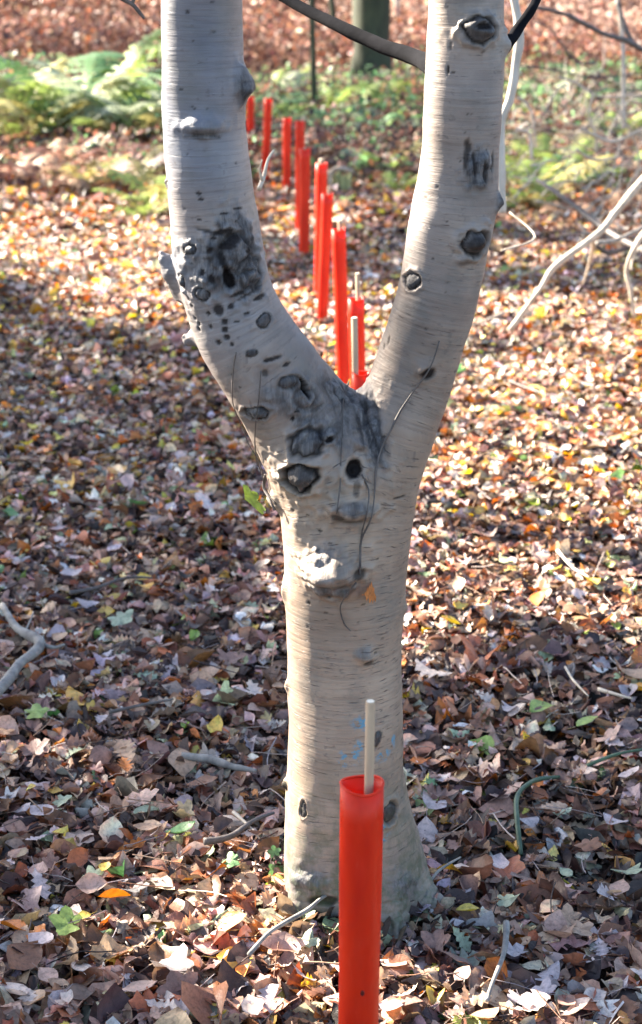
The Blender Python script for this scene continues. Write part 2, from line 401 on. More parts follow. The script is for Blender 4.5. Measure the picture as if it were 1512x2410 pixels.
def debris(n, y0, y1):
    x, y = zone(y0, y1, n); m = len(x); z = gzv(x, y)+rng.uniform(.02, .05, m); L = rng.uniform(.02, .11, m); r_ = rng.uniform(.0005, .0016, m); th = rng.uniform(0, 6.28, m)
    st = np.linspace(-.5, .5, 5); V = np.zeros((m, 15, 3)); bend = rng.normal(0, .25, m); tl = rng.normal(0, .2, m)
    for i, t in enumerate(st):
        cx = t*L; cy = bend*L*(t*t-.1); cz = tl*L*t+rng.normal(0, .001, m)
        for k in range(3):
            a = 2*math.pi*k/3; oy = r_*math.cos(a); oz = r_*math.sin(a); yy = cy+oy
            V[:, i*3+k] = np.stack([x+cx*np.cos(th)-yy*np.sin(th), y+cx*np.sin(th)+yy*np.cos(th), z+cz+oz], -1)
    T = []
    for i in range(4):
        for k in range(3):
            a = i*3+k; b = i*3+(k+1) % 3; T += [(a, b, b+3), (a, b+3, a+3)]
    T = (np.array(T)[None]+(np.arange(m)*15)[:, None, None]).reshape(-1, 3)
    ci = rng.choice([PN.index(q) for q in ('pale', 'tan', 'brown', 'dark', 'lilac')], m, p=[.2, .25, .25, .2, .1])
    o = link('twig_debris', mesh_np('twig_debris', V.reshape(-1, 3), T, np.repeat(PC[ci][:, None], 15, 1).reshape(-1, 3)), M_LEAF); tag(o, 'scraps of fine twig and leaf stalk mixed into the leaf litter', 'twig debris', kind='stuff')
debris(3200, 1.8, 7)
def banked(n):
    a = rng.uniform(0, 2*np.pi, n); d = .085+np.abs(rng.normal(0, .05, n)); x = TREE_X+.015+d*np.cos(a)*1.15; y = TREE_Y+d*np.sin(a); z = gzv(x, y)+rng.uniform(.005, .045, n)*np.clip(1.3-d*5, .2, 1)+.005
    v, t, c = scatter_mesh('banked', BEECH, np.stack([x, y, z], -1), rng.uniform(.02, .05, n), weights(mauve=14, brown=26, dark=40, tan=8, pink=5, lilac=4, sage=3), .8, 1.2)
    tag(combine('leaf_litter', [(v, t, c)], M_LEAF), 'dark damp leaves banked against the foot of the forked tree', 'leaf litter', kind='stuff')
banked(900)
# ---------------------------------------------------------------- single leaves on top of the litter, parts of the ground
LV = {}
def leaf_mesh(shape, colname, var):
    key = (shape, colname, var)
    if key in LV: return LV[key]
    r = np.random.default_rng(abs(hash(shape+colname))%1000*0 + sum(map(ord, shape+colname))*7+var)
    V0, T0, rib = {'beech': BEECH, 'oak': OAK, 'sycamore': SYC}[shape]
    V = V0.copy(); x, y = V[:, 0], V[:, 1]
    V[:, 1] *= r.uniform(.9, 1.2)
    V[:, 2] = r.normal(.25, .4)*x*x + r.normal(.2, .25)*np.abs(y) + r.normal(0, .4)*x*y + r.normal(0, .02, len(V))
    if shape == 'sycamore': V[:, 2] += .05*(rib > .5)
    c = np.array(PAL[colname]); col = np.tile(c, (len(V), 1))*(1+.25*rib[:, None])*np.exp(r.normal(0, .12, (len(V), 1)))
    # petiole
    n0 = len(V); px = -.5 if shape != 'sycamore' else -.08
    pe = np.array([(px, .012, .0), (px, -.012, .0), (px-.38, .010, .05), (px-.38, -.010, .05)])
    V = np.concatenate([V, pe]); T0 = np.concatenate([T0, [[n0, n0+1, n0+2], [n0+1, n0+3, n0+2]]])
    col = np.concatenate([col, np.tile(c*.7, (4, 1))])
    me = mesh_np('leaf_'+shape, V, T0, np.clip(col, 0, .9)); me.materials.append(M_LEAF); LV[key] = me
    return me
n_leaf = 0
def put_leaf(x, y, size, shape, colname, label=None, tilt=.3, up=.03):
    global n_leaf
    o = link('leaf', leaf_mesh(shape, colname, rnd.randrange(3)), None, GROUND)
    o.location = (x, y, gz(x, y)+up); o.scale = (size,)*3
    o.rotation_euler = (rnd.gauss(0, tilt), rnd.gauss(0, tilt), rnd.uniform(0, 6.28))
    if label: o['label'] = label
    n_leaf += 1; return o
SPECIAL = [(85, 1722, 72, 'sycamore', 'lime', 'yellow-green lobed leaf at the left'), (285, 1502, 72, 'sycamore', 'sage', 'pale green lobed leaf'),
 (340, 1402, 42, 'beech', 'yellow', 'bright yellow leaf'), (345, 1422, 40, 'beech', 'gold', 'golden leaf under the yellow one'), (430, 2010, 75, 'beech', 'green', 'green leaf lying left of the trunk'),
 (325, 1225, 50, 'beech', 'green', 'small green leaf'), (1275, 1710, 85, 'beech', 'lime', 'yellow-edged pale leaf'), (1380, 1748, 70, 'beech', 'lime', 'long lime leaf'),
 (1015, 1890, 40, 'sycamore', 'green', 'small green lobed leaf right of the trunk'), (165, 2245, 95, 'sycamore', 'lime', 'large yellow and green lobed leaf'), (200, 2215, 40, 'beech', 'yellow', None),
 (715, 2285, 80, 'sycamore', 'sage', 'yellow-green lobed leaf left of the red tube'), (1100, 2203, 55, 'beech', 'yellow', 'yellow leaf right of the red tube'), (1190, 2180, 70, 'sycamore', 'sage', 'blue-green leaf'),
 (1330, 2112, 45, 'beech', 'sage', None), (1470, 2105, 90, 'sycamore', 'sage', 'green leaf at the right edge'), (300, 1822, 90, 'oak', 'tan', 'orange-tan oak leaf with deep lobes'), (295, 1850, 60, 'oak', 'orange', None),
 (1060, 1505, 50, 'beech', 'yellow', 'yellow leaf right of the trunk'), (1390, 1410, 55, 'beech', 'yellow', None), (25, 1250, 55, 'beech', 'green', None), (150, 1940, 60, 'sycamore', 'sage', None),
 (1300, 1955, 75, 'oak', 'tan', 'broad tan oak leaf'), (410, 2340, 130, 'sycamore', 'pale', 'large pale curled leaf at the bottom edge'), (330, 2385, 90, 'beech', 'pink', None), (430, 1840, 95, 'beech', 'tan', 'folded tan leaf'),
 (1020, 1622, 110, 'oak', 'pale', 'white curled leaf beside the trunk'), (240, 1745, 55, 'oak', 'lilac', None), (60, 2320, 120, 'beech', 'brown', None), (1210, 2300, 80, 'sycamore', 'lilac', None), (1360, 2240, 80, 'sycamore', 'tan', None),
 (1130, 1760, 60, 'oak', 'brown', None), (640, 2250, 75, 'beech', 'mauve', None), (820, 485, 60, 'beech', 'lime', 'large yellow-green leaf beyond the tubes'), (1195, 655, 45, 'beech', 'lime', 'bright green leaf beyond the tree'), (170, 1395, 60, 'beech', 'lilac', None), (250, 2100, 40, 'beech', 'yellow', None), (225, 2120, 60, 'sycamore', 'sage', None), (1500, 1630, 80, 'beech', 'tan', None), (1050, 1830, 60, 'oak', 'tan', None)]
for sx, sy, sw, sh, co, la in SPECIAL:
    p = ground(sx, sy); put_leaf(p.x, p.y, sw*(p.y/ray(sx, sy).y)/F*1.0, sh, co, la, .18, .042)
names = ['mauve', 'brown', 'tan', 'pink', 'pale', 'lilac', 'orange', 'rust', 'gold', 'dark', 'sage']; wn = [16, 14, 18, 15, 10, 10, 4, 6, 3, 2, 2]
while n_leaf < 298:
    sx = rnd.uniform(-30, 1540); sy = 2440-1150*rnd.random()**1.5
    p = ground(sx, sy)
    if math.hypot(p.x-TREE_X, p.y-TREE_Y) < .17: continue
    put_leaf(p.x, p.y, rnd.uniform(.036, .066), rnd.choices(['beech', 'oak', 'sycamore'], [6, 3, 2])[0], rnd.choices(names, wn)[0], None, .35, .036)

# ---------------------------------------------------------------- the forked tree
def chain(pts, dY=None):
    P = []; R = []
    for i, q in enumerate(pts):
        Y = TREE_Y + (dY[i] if dY else 0); P.append(at(q[0], q[1], Y)); R.append(q[2]*depth_scale(q[1], Y))
    return P, R
LEFT = [(470, -420, 94), (474, -200, 95), (476, 0, 96), (476, 100, 96), (481, 200, 98), (483, 300, 97), (490, 400, 101), (502, 500, 104), (514, 600, 106), (538, 700, 108), (580, 795, 112), (638, 880, 118),
        (697, 965, 125), (752, 1060, 134), (790, 1160, 139), (805, 1260, 140), (810, 1400, 136), (812, 1550, 133), (815, 1700, 134), (810, 1850, 140), (815, 1980, 147), (824, 2080, 158), (830, 2180, 172), (830, 2300, 190)]
RIGHT = [(1100, -420, 80), (1098, -200, 84), (1097, 0, 88), (1097, 100, 91), (1092, 200, 91), (1086, 300, 92), (1079, 400, 93), (1068, 500, 97), (1050, 600, 98), (1028, 700, 96), (1000, 800, 95), (967, 900, 97), (930, 1000, 100), (890, 1100, 106), (858, 1200, 108), (835, 1300, 105), (822, 1420, 92), (816, 1560, 80)]
lp, lr = smooth_path(*chain(LEFT, [(-.02 if q[1] < 900 else 0) for q in LEFT]), 3)
rp_, rr_ = smooth_path(*chain(RIGHT, [(.015 if q[1] < 1000 else 0) for q in RIGHT]), 3)
B0 = at(840, 2100, TREE_Y)
def W(x, y, dY=0): return at(x, y, TREE_Y+dY)
def S(px, y): return px*depth_scale(y, TREE_Y)
roots = [([W(860, 1900), W(915, 2020, -.01), W(965, 2095, -.02), W(1030, 2150, -.04), W(1080, 2210, -.06)], [S(95, 2000), S(75, 2000), S(55, 2000), S(30, 2000), S(12, 2000)]),
         ([W(880, 1980, -.02), W(900, 2080, -.06), W(920, 2160, -.10), W(930, 2230, -.14)], [S(70, 2000), S(60, 2000), S(40, 2000), S(20, 2000)]),
         ([W(770, 1980, -.02), W(745, 2080, -.04), W(725, 2150, -.07), W(700, 2220, -.1)], [S(75, 2000), S(62, 2000), S(40, 2000), S(20, 2000)]),
         ([W(820, 2000, .05), W(840, 2120, .1), W(850, 2200, .17)], [S(90, 2000), S(60, 2000), S(30, 2000)])]
stub = ([W(440, 670), W(408, 640, -.01), W(388, 612, -.012), W(378, 592, -.012)], [S(48, 640), S(30, 640), S(17, 640), S(5, 640)])
collar = ([W(700, 1120), W(662, 1168, -.01), W(645, 1180, -.01)], [S(70, 1150), S(34, 1150), S(20, 1150)])
elbow = ([W(470, 790), W(445, 800), W(432, 790)], [S(30, 800), S(14, 800), S(6, 800)])
chains = [(lp, lr, .0), (rp_, rr_, .05)] + [(smooth_path(a, b, 3)[0], smooth_path(a, b, 3)[1], .03) for a, b in roots] + [(stub[0], stub[1], .012), (collar[0], collar[1], .015), (elbow[0], elbow[1], .012)]
CH = [(np.array([tuple(p) for p in P]), np.array(R), k) for P, R, k in chains]
def sdf(Q):
    out = None
    for P, R, k in CH:
        A, Bv = P[:-1], P[1:]; D = Bv-A; L2 = (D*D).sum(-1)
        best = np.full(len(Q), 1e9)
        for i in range(len(A)):
            w_ = Q-A[i]; t = np.clip((w_@D[i])/L2[i], 0, 1)
            d = np.linalg.norm(w_-t[:, None]*D[i], axis=1)-(R[i]+(R[i+1]-R[i])*t)
            np.minimum(best, d, out=best)
        if out is None: out = best
        else:
            h = np.maximum(k-np.abs(out-best), 0)/k; out = np.minimum(out, best)-h*h*k*.25
    return out
def build_tree():
    bv = []; bq = []
    for P, R, k in chains:
        v, q = tube_vf([Vector(p) for p in P], [r*1.0 for r in R], 20, 0, len(bv)); bv += v; bq += q
    me = bpy.data.meshes.new('tmp'); me.from_pydata([tuple(v) for v in bv], [], bq)
    o = bpy.data.objects.new('tmp', me); C.objects.link(o)
    md = o.modifiers.new('r', 'REMESH'); md.mode = 'VOXEL'; md.voxel_size = .0029
    dg = bpy.context.evaluated_depsgraph_get(); ev = o.evaluated_get(dg); em = ev.to_mesh()
    n = len(em.vertices); V = np.empty(n*3, np.float32); em.vertices.foreach_get('co', V); V = V.reshape(-1, 3).astype(float)
    nq = len(em.polygons); lt = np.empty(nq, np.int32); em.polygons.foreach_get('loop_total', lt)
    li = np.empty(len(em.loops), np.int32); em.loops.foreach_get('vertex_index', li)
    ev.to_mesh_clear(); bpy.data.objects.remove(o)
    assert (lt == 4).all(); Q = li.reshape(-1, 4)
    # keep the visible part plus margins
    e = 1e-4
    for it in range(3):
        d = sdf(V); G = np.stack([(sdf(V+np.eye(3)[a]*e)-d)/e for a in range(3)], -1)
        G /= np.maximum(np.linalg.norm(G, axis=1, keepdims=True), 1e-6); V = V-G*d[:, None]*.9
    N = G
    # bark coordinates: length along the nearest stem and direction around it
    def along_chain(P, R, Q_):
        best = np.full(len(Q_), 1e9); so = np.zeros(len(Q_)); tot = np.linalg.norm(P[1:]-P[:-1], axis=1).sum(); acc = 0
        for i in range(len(P)-1):
            D = P[i+1]-P[i]; L = np.linalg.norm(D); w_ = Q_-P[i]; t = np.clip((w_@D)/(L*L), 0, 1)
            dd = np.linalg.norm(w_-t[:, None]*D, axis=1)-(R[i]+(R[i+1]-R[i])*t); m = dd < best; best[m] = dd[m]; so[m] = tot-acc-t[m]*L; acc += L
        return best, so
    (PL, RL, _), (PR, RR, _) = CH[:2]
    dL, sL = along_chain(PL, RL, V); dR, sR = along_chain(PR, RR, V); sR = sR+along_chain(PL, RL, PR[-1:])[1][0]
    side = 1/(1+np.exp(np.clip((dR-dL)/.012, -30, 30))); phase = sL*(1-side)+sR*side
    UV = np.stack([V[:, 0], V[:, 1], phase], -1)
    # projected position of each vertex, only used to find where a mark sits on the trunk
    rel = V-np.array([0, 0, H]); zc = rel@np.array([0, CP, -SP]); ycam = rel@np.array([0, SP, CP])
    PX = CX+F*rel[:, 0]/zc; PY = CY-F*ycam/zc
    view = rel/np.linalg.norm(rel, axis=1, keepdims=True); facing = -(view*N).sum(1)
    def locate(x, y):
        d = (PX-x)**2+(PY-y)**2+np.where(facing > .12, 0, 4e4); return int(np.argmin(d))
    disp = np.zeros(n); dark = np.zeros(n); scar = np.zeros(n)
    NZ = np.array([noise.noise(Vector(v)*90) for v in V]); NZ2 = np.array([noise.noise(Vector(v)*28) for v in V])
    NZ3 = np.array([noise.noise(Vector(v)*9) for v in V])
    def feat(x, y, a, b, rot=0):
        i = locate(x, y); c = V[i]; nn = N[i]; ux = np.cross(np.array([0, 0, 1.]), nn); ux /= np.linalg.norm(ux); ux = -ux if ux[0] < 0 else ux
        uy = np.cross(nn, ux); uy = uy if uy[2] > 0 else -uy
        sc = zc[i]/F; r = V-c; u = (r@ux)/sc; v = (r@uy)/sc; nd = r@nn/sc
        cr, sr = math.cos(rot), math.sin(rot); uu = u*cr+v*sr; vv = -u*sr+v*cr
        q = np.sqrt((uu/a)**2+(vv/b)**2+(nd/(max(a, b)*2.5))**2)*(1+.28*NZ+.22*NZ2)
        q[(N@nn) < -.1] = 99
        return q, uu/a, vv/b, sc
    sm = lambda q, a, b: np.clip((b-q)/(b-a), 0, 1)**2*(3-2*np.clip((b-q)/(b-a), 0, 1))
    def bump(x, y, a, b, h, rot=0):
        q, u, v, s = feat(x, y, a, b, rot); np.add(disp, h*s*np.exp(-q*q*1.6), out=disp); return q, u, v
    def spot(x, y, a, b, rot=0, k=.9, depth=3):
        nonlocal dark
        q, u, v, s = feat(x, y, a, b, rot); f = sm(q, .7, 1.15); dark = np.maximum(dark, f*k); disp[:] -= f*depth*s
    def hole(x, y, a, b, rot=0, depth=22):
        nonlocal dark
        q, u, v, s = feat(x, y, a, b, rot); f = sm(q, .45, 1.1); dark = np.maximum(dark, sm(q, .85, 1.15)); disp[:] -= f*depth*s
        disp[:] += 4*s*np.exp(-((q-1.45)/.3)**2)
    def ring(x, y, a, b, rot=0, k=.85, h=6, inner=.4):
        """old branch scar: dark furrow round a raised button"""
        nonlocal dark, scar
        q, u, v, s = feat(x, y, a, b, rot); fur = np.exp(-((q-.9)/.16)**2); dark = np.maximum(dark, fur*k)
        disp[:] += s*h*(np.exp(-(q/.7)**2)*.6-fur*.9+np.exp(-((q-1.25)/.2)**2)*.5); scar = np.maximum(scar, sm(q, .8, 1.0)*(1-inner*.5)); dark = np.maximum(dark, sm(q, .5, .9)*inner)
    def lip(x, y, a, b, h):
        """bulge with a shelf and a dark fold under it"""
        nonlocal dark, scar
        q, u, v, s = feat(x, y, a, b); disp[:] += h*s*np.exp(-q*q*1.3)*(1+.5*np.tanh((v)*2))
        under = np.exp(-((v+.45)/.22)**2)*np.exp(-(u/.75)**2)*np.exp(-np.minimum(q, 9)**2*.2); dark = np.maximum(dark, under*.75*(.75+.5*NZ)); disp[:] -= under*h*.35*s
        scar = np.maximum(scar, sm(q, .3, 1.1)*.35)
    def area(x, y, a, b, rot=0, k=.6):
        nonlocal scar
        q, u, v, s = feat(x, y, a, b, rot); scar = np.maximum(scar, sm(q, .5, 1.2)*k*(.6+.9*np.clip(NZ2+.3, 0, 1)))
    def wrinkle(x, y, a, b, rot, k, h, swirl=False):
        nonlocal scar, dark
        q, u, v, s = feat(x, y, a, b, rot); f = sm(q, .5, 1.1); wv = np.sin((q if swirl else u)*k+NZ2*3.2+NZ3*2)
        disp[:] += f*wv*h*s; dark = np.maximum(dark, f*np.clip(-wv-.35, 0, 1)*.75); scar = np.maximum(scar, f*.65)
    # --- upper left stem
    lip(480, 303, 52, 26, 17); bump(568, 200, 34, 44, 26); area(566, 200, 32, 44, 0, .8); bump(384, 430, 10, 10, 8); spot(384, 432, 12, 6, .6, .9)
    for a_ in ((470, 455, 7, 5), (472, 470, 8, 5), (467, 520, 6, 4), (530, 505, 12, 4), (560, 492, 14, 4)): spot(*a_, k=.85, depth=1.5)
    area(560, 560, 60, 80, .3, .85); area(510, 620, 100, 85, 0, .8); area(560, 640, 60, 90, .2, .8); spot(590, 690, 45, 4, .4, .7, 3); spot(500, 545, 55, 5, -.2, .7, 3); ring(585, 640, 38, 44, .2, .7, 6, .0); area(590, 650, 40, 60, .2, .8)
    hole(540, 655, 13, 24, .25, 20); ring(560, 600, 42, 50, .3, .6, 7, .1)
    for a_ in ((447, 585, 16, 12, 0), (432, 662, 13, 15, 0), (482, 693, 18, 15, -.4)): ring(*a_, k=.8, h=5, inner=.25)
    for a_ in ((515, 728, 13, 15), (530, 577, 20, 10), (520, 545, 24, 7), (548, 560, 18, 12), (538, 545, 10, 8), (530, 755, 9, 8), (530, 777, 9, 9), (533, 792, 9, 8), (515, 805, 8, 6), (461, 748, 5, 5), (470, 762, 5, 5), (469, 775, 6, 5), (558, 758, 7, 4), (580, 737, 9, 4),
               (522, 612, 10, 24), (575, 590, 14, 6), (492, 590, 10, 6), (545, 720, 8, 6), (455, 720, 5, 4), (448, 705, 5, 5), (610, 700, 22, 6), (480, 640, 9, 8), (500, 655, 8, 14), (560, 690, 20, 5), (432, 590, 6, 9), (505, 560, 9, 6), (492, 735, 7, 6), (500, 770, 6, 6), (545, 810, 5, 5)):
        spot(*a_, rot=.25, k=.85, depth=2.5)
    ring(622, 755, 24, 14, .3, .7, 4, .45); ring(592, 832, 14, 9, .2, .8, 3, .6)
    spot(642, 845, 26, 6, .25, .85); spot(678, 856, 11, 4, .3, .8); spot(622, 883, 9, 9, 0, .6); spot(547, 882, 4, 4, 0, .6, 1); spot(563, 915, 4, 4, 0, .6, 1)
    # --- crotch
    area(790, 960, 90, 110, 0, .75); area(740, 1000, 60, 60, 0, .7); area(872, 1010, 30, 110, .3, 1.0); area(800, 930, 60, 50, 0, .9); area(655, 940, 50, 60, .5, .5); spot(862, 960, 5, 45, .1, .5, 3); spot(880, 1030, 4, 50, .35, .5, 3); spot(846, 1000, 4, 40, .2, .45, 2); area(850, 920, 45, 40, 0, .6)
    ring(682, 900, 26, 17, .15, .6, 5, .5); hole(718, 912, 9, 25, .35, 30); ring(728, 1042, 38, 36, .5, .75, 8, .25); hole(772, 1035, 12, 8, .3, 7)
    ring(712, 1120, 40, 34, 0, 1.0, 13, .55); bump(712, 1120, 60, 50, 6)
    ring(600, 970, 38, 17, .2, .7, 7, .2); hole(830, 1103, 19, 23, -.4, 16); spot(838, 1150, 8, 22, 0, .5); spot(700, 965, 8, 6); spot(690, 985, 6, 8); spot(745, 960, 22, 5, .4, .5)
    lip(826, 1212, 54, 30, 26); spot(800, 1215, 18, 10, -.2, .75); spot(690, 1200, 4, 4, 0, .8, 1); spot(752, 1250, 6, 5, 0, .8, 1); spot(940, 1170, 22, 3, 0, .85, 2); spot(905, 1030, 6, 4, 0, .7, 1)
    for a_ in ((630, 1080, 5, 4), (640, 1100, 4, 4), (622, 1095, 4, 4), (700, 1165, 4, 3), (655, 1135, 5, 4), (600, 1060, 4, 3)): spot(*a_, k=.75, depth=1)
    bump(712, 1105, 95, 85, 16); bump(835, 1150, 60, 60, 10); bump(560, 600, 80, 85, 12); bump(470, 690, 60, 60, 8); bump(640, 900, 70, 60, -8); bump(900, 1130, 50, 60, 8)
    wrinkle(872, 1000, 38, 120, .32, 9, 3.0); wrinkle(805, 935, 60, 45, 0, 10, 2.4); wrinkle(715, 940, 62, 70, .3, 12, 2.6, True); wrinkle(585, 640, 42, 55, .2, 9, 2.4, True); wrinkle(515, 600, 55, 50, -.3, 8, 2.6)
    wrinkle(838, 1195, 46, 20, 0, 7, 2.0); wrinkle(780, 1385, 60, 16, 0, 6, 2.0); wrinkle(480, 320, 46, 10, 0, 5, 1.5); wrinkle(566, 205, 28, 40, 0, 7, 2.0, True)
    # --- trunk
    bump(780, 1345, 62, 54, 32); lip(778, 1352, 62, 44, 20); area(790, 1350, 62, 50, 0, .45); area(765, 1315, 50, 45, 0, .5); spot(735, 1318, 26, 3, .5, .5, 3); spot(742, 1300, 22, 3, .6, .5, 2); spot(722, 1345, 4, 18, .2, .4, 2); spot(842, 1345, 16, 14, 0, .75, 5)
    spot(688, 1310, 5, 4, 0, .8, 1); spot(728, 1418, 6, 5, 0, .85, 1); bump(858, 1545, 24, 22, 14); spot(864, 1556, 13, 9, 0, .7, 3); area(850, 1535, 22, 18, 0, .4)
    bump(672, 1845, 13, 18, 12); spot(672, 1850, 14, 16, 0, .85); ring(715, 1908, 11, 22, 0, .85, 4, .4); ring(920, 1910, 26, 28, 0, .75, 7, .7); ring(888, 1738, 11, 24, -.2, .6, 3, .4)
    bump(655, 1610, 10, 22, 7); bump(668, 1390, 18, 40, 8); bump(700, 1240, 30, 40, 5)
    spot(760, 2120, 42, 14, .1, .9); area(720, 2080, 60, 60, 0, .6); area(960, 2090, 70, 40, -.5, .6); area(850, 640, 1, 1); spot(840, 1710, 10, 3, 0, .4, 1); bump(950, 1430, 12, 20, 6)
    # --- right stem
    bump(1128, 70, 48, 44, 20); ring(1130, 72, 38, 30, 0, .9, 9, .5); hole(1135, 62, 18, 9, 0, 10); area(1130, 70, 48, 44, 0, .6)
    spot(1054, 165, 5, 12, 0, .85, 1); spot(1060, 110, 4, 8, 0, .5, 1); area(1128, 395, 44, 54, 0, 1.0); bump(1125, 395, 40, 50, 5)
    for a_ in ((1098, 370, 7, 42, -.1), (1118, 390, 5, 36, .1), (1142, 405, 7, 30, .2), (1160, 380, 5, 26, 0), (1105, 345, 9, 16, .5)): spot(*a_, k=.7, depth=3)
    bump(1118, 572, 44, 36, 16); ring(1116, 572, 38, 30, .1, .9, 9, .8); area(1118, 572, 46, 36, 0, .6); lip(1090, 615, 22, 16, 8)
    ring(968, 660, 27, 20, .1, .85, 6, .45); area(968, 660, 26, 20, 0, .6); bump(1000, 872, 26, 26, 14); spot(1006, 882, 19, 14, .4, .9, 6); spot(915, 800, 6, 12, 0, .6, 1); spot(905, 815, 5, 8, 0, .6, 1); bump(1178, 480, 14, 26, 12); area(1176, 480, 14, 28, 0, .8)
    bump(1188, 105, 20, 30, 12)
    for i in range(70):      # stray specks
        x_, y_ = (rnd.uniform(395, 590), rnd.uniform(0, 700)) if i < 20 else ((rnd.uniform(980, 1180), rnd.uniform(0, 900)) if i < 45 else (rnd.uniform(680, 940), rnd.uniform(1150, 2050)))
        spot(x_, y_, rnd.uniform(3, 5.5), rnd.uniform(2.5, 3.5), 0, rnd.uniform(.4, .8), 1)
    disp *= 1.4; scar = np.clip(scar*1.15, 0, 1); dark = np.clip(dark*1.08, 0, 1)
    disp += scar*(np.abs(NZ2)*.010+np.abs(NZ)*.004-.003); disp += NZ3*.0036+NZ2*.0013
    dark = np.maximum(dark, np.clip((scar-.35)*1.4, 0, 1)*np.clip(.9-np.abs(NZ2+.5*NZ)*7, 0, 1)*.75)
    zrel = V[:, 2]
    # long vertical muscles near the base
    disp += .004*np.clip((.35-zrel)/.35, 0, 1)*np.sin(np.arctan2(N[:, 1], N[:, 0])*5+1)
    V2 = V+N*disp[:, None]
    upm = np.clip((zrel-.75)/.35, 0, 1)
    upm = upm*(1-.55*side)*(.8+.5*NZ3)
    upm = np.clip(upm+.25*np.clip((.18-zrel)/.1, 0, 1), 0, 1)
    me = mesh_np('trunk', V2, Q, np.stack([np.clip(dark, 0, 1), np.clip(scar, 0, 1), upm], -1))
    a = me.attributes.new('barkuv', 'FLOAT_VECTOR', 'POINT'); a.data.foreach_set('vector', UV.astype(np.float32).ravel())
    pm = np.zeros(n)
    for x_, y_, a_, b_ in ((845, 1757, 14, 20), (822, 1785, 34, 22), (905, 1775, 26, 18), (925, 1745, 14, 20), (860, 1700, 40, 24), (800, 1800, 16, 12), (900, 1960, 20, 30)):
        q, u, v, s = feat(x_, y_, a_, b_); pm = np.maximum(pm, sm(q, .3, 1.2))
    a = me.attributes.new('paint', 'FLOAT', 'POINT'); a.data.foreach_set('value', pm.astype(np.float32))
    a = me.attributes.new('moss', 'FLOAT', 'POINT'); a.data.foreach_set('value', (np.clip((.34-zrel)/.26, 0, 1)*1.0).astype(np.float32))
    return me, V2, N, PX, PY, facing
root = empty('forked_beech_tree', (TREE_X, TREE_Y, 0), 'smooth silver-grey tree forking into two stems behind the nearest red tube', 'tree')
tme, TV, TN, TPX, TPY, TF = build_tree()
tr_o = link('trunk', tme, bark_mat(), root); tr_o.location = (-TREE_X, -TREE_Y, 0)
def on_bark(x, y, off=.003):
    d = (TPX-x)**2+(TPY-y)**2+np.where(TF > .05, 0, 4e4); i = int(np.argmin(d)); return Vector(TV[i]+TN[i]*off)
def child_branch(name, P, R, mat, label=None, n=6, ns=9, wob=.15):
    o = link(name, tube_mesh(name, P, R, n, ns, wob), mat, root); o.location = (-TREE_X, -TREE_Y, 0)
    if label: o['label'] = label
    return o
def PXL(pts, Y, dY=0):
    k = len(pts); return [at(p[0], p[1], Y+dY*i/(k-1)) for i, p in enumerate(pts)]
child_branch('branch', PXL([(1030, 160), (985, 138), (900, 108), (800, 62), (725, 25), (660, -12), (560, -70), (420, -190)], TREE_Y+.02, .5), [.019, .013, .0115, .010, .009, .0085, .007, .004], M_BRANCH, 'dark bare branch leaving the right stem towards the upper left')
child_branch('branch', PXL([(1165, 130), (1195, 102), (1222, 65), (1250, 25), (1270, -15), (1330, -150)], TREE_Y+.01, .12), [.014, .009, .008, .007, .006, .003], M_BRANCH, 'thin dark twig leaving the right side of the right stem')
# crown of the forked tree, above the frame
def crown_cloud(name, parent, centers, n, size, wts, off=(0, 0, 0)):
    pos = []
    for i in range(n):
        c, r = centers[i % len(centers)]
        d = Vector((rng.normal(), rng.normal(), rng.normal())).normalized()*r*rnd.random()**.4
        pos.append((c[0]+d.x, c[1]+d.y, c[2]+d.z*.6))
    pos = np.array(pos); v, t, c = scatter_mesh(name, KITE, pos, rng.uniform(size*.7, size*1.3, n), wts, 1.2, .4)
    o = combine(name, [(v, t, c)], M_CANOPY)
    if parent is not None: o.parent = parent; o.location = -parent.location
    return o
W_CROWN = weights(gold=4, orange=3, lime=3, green=2, tan=3)
for (stx, sty, drx) in ((470, -400, -.25), (1100, -400, .3)):
    b0 = at(stx, sty, TREE_Y)
    child_branch('limb', [b0-Vector((0, 0, .15)), b0+Vector((drx*.5, .05, .9)), b0+Vector((drx*1.6, .2, 2.2)), b0+Vector((drx*2.4, .3, 4.0))], [.058, .052, .04, .015], tr_o.data.materials[0])

# thin dead climbers on the bark
def climber(pts, r, label, mat=M_DARK):
    P = [on_bark(*p, off=.0035 if i % 2 else .006) for i, p in enumerate(pts)]
    o = link('climbing_vine', tube_mesh('climbing_vine', P, [r*rnd.uniform(.55, 1.0) for _ in P], 4, 6, .5), mat); return tag(o, label, 'vine', 'thin dead stems clinging to the forked trunk')
climber([(557, 828), (550, 880), (553, 940), (565, 1000), (580, 1050), (604, 1098), (632, 1150), (652, 1185)], .0014, 'thin dark stem running down the left flank of the fork')
climber([(613, 872), (610, 930), (608, 990), (606, 1040), (612, 1085), (622, 1130)], .0013, 'thin straight stem just inside the left flank of the fork')
climber([(818, 905), (806, 945), (803, 1010), (800, 1080), (797, 1140), (793, 1200)], .0013, 'thin stem hanging straight down from the crotch')
climber([(1035, 800), (1010, 862), (975, 915), (945, 965), (922, 1010), (898, 1055), (884, 1100), (878, 1160), (866, 1210), (850, 1270), (843, 1320), (845, 1345)], .0019, 'longest thin stem, from the right stem down to the round bump')
climber([(848, 1115), (862, 1150), (856, 1200), (848, 1260), (845, 1330)], .0017, 'short thin stem from the oval hole to the round bump')
climber([(835, 1360), (812, 1395), (803, 1430), (812, 1465), (824, 1482)], .0014, 'short curled stem below the round bump')
climber([(652, 1195), (640, 1178), (622, 1150), (612, 1120)], .003, 'thick dark twig stub at the left edge of the trunk')
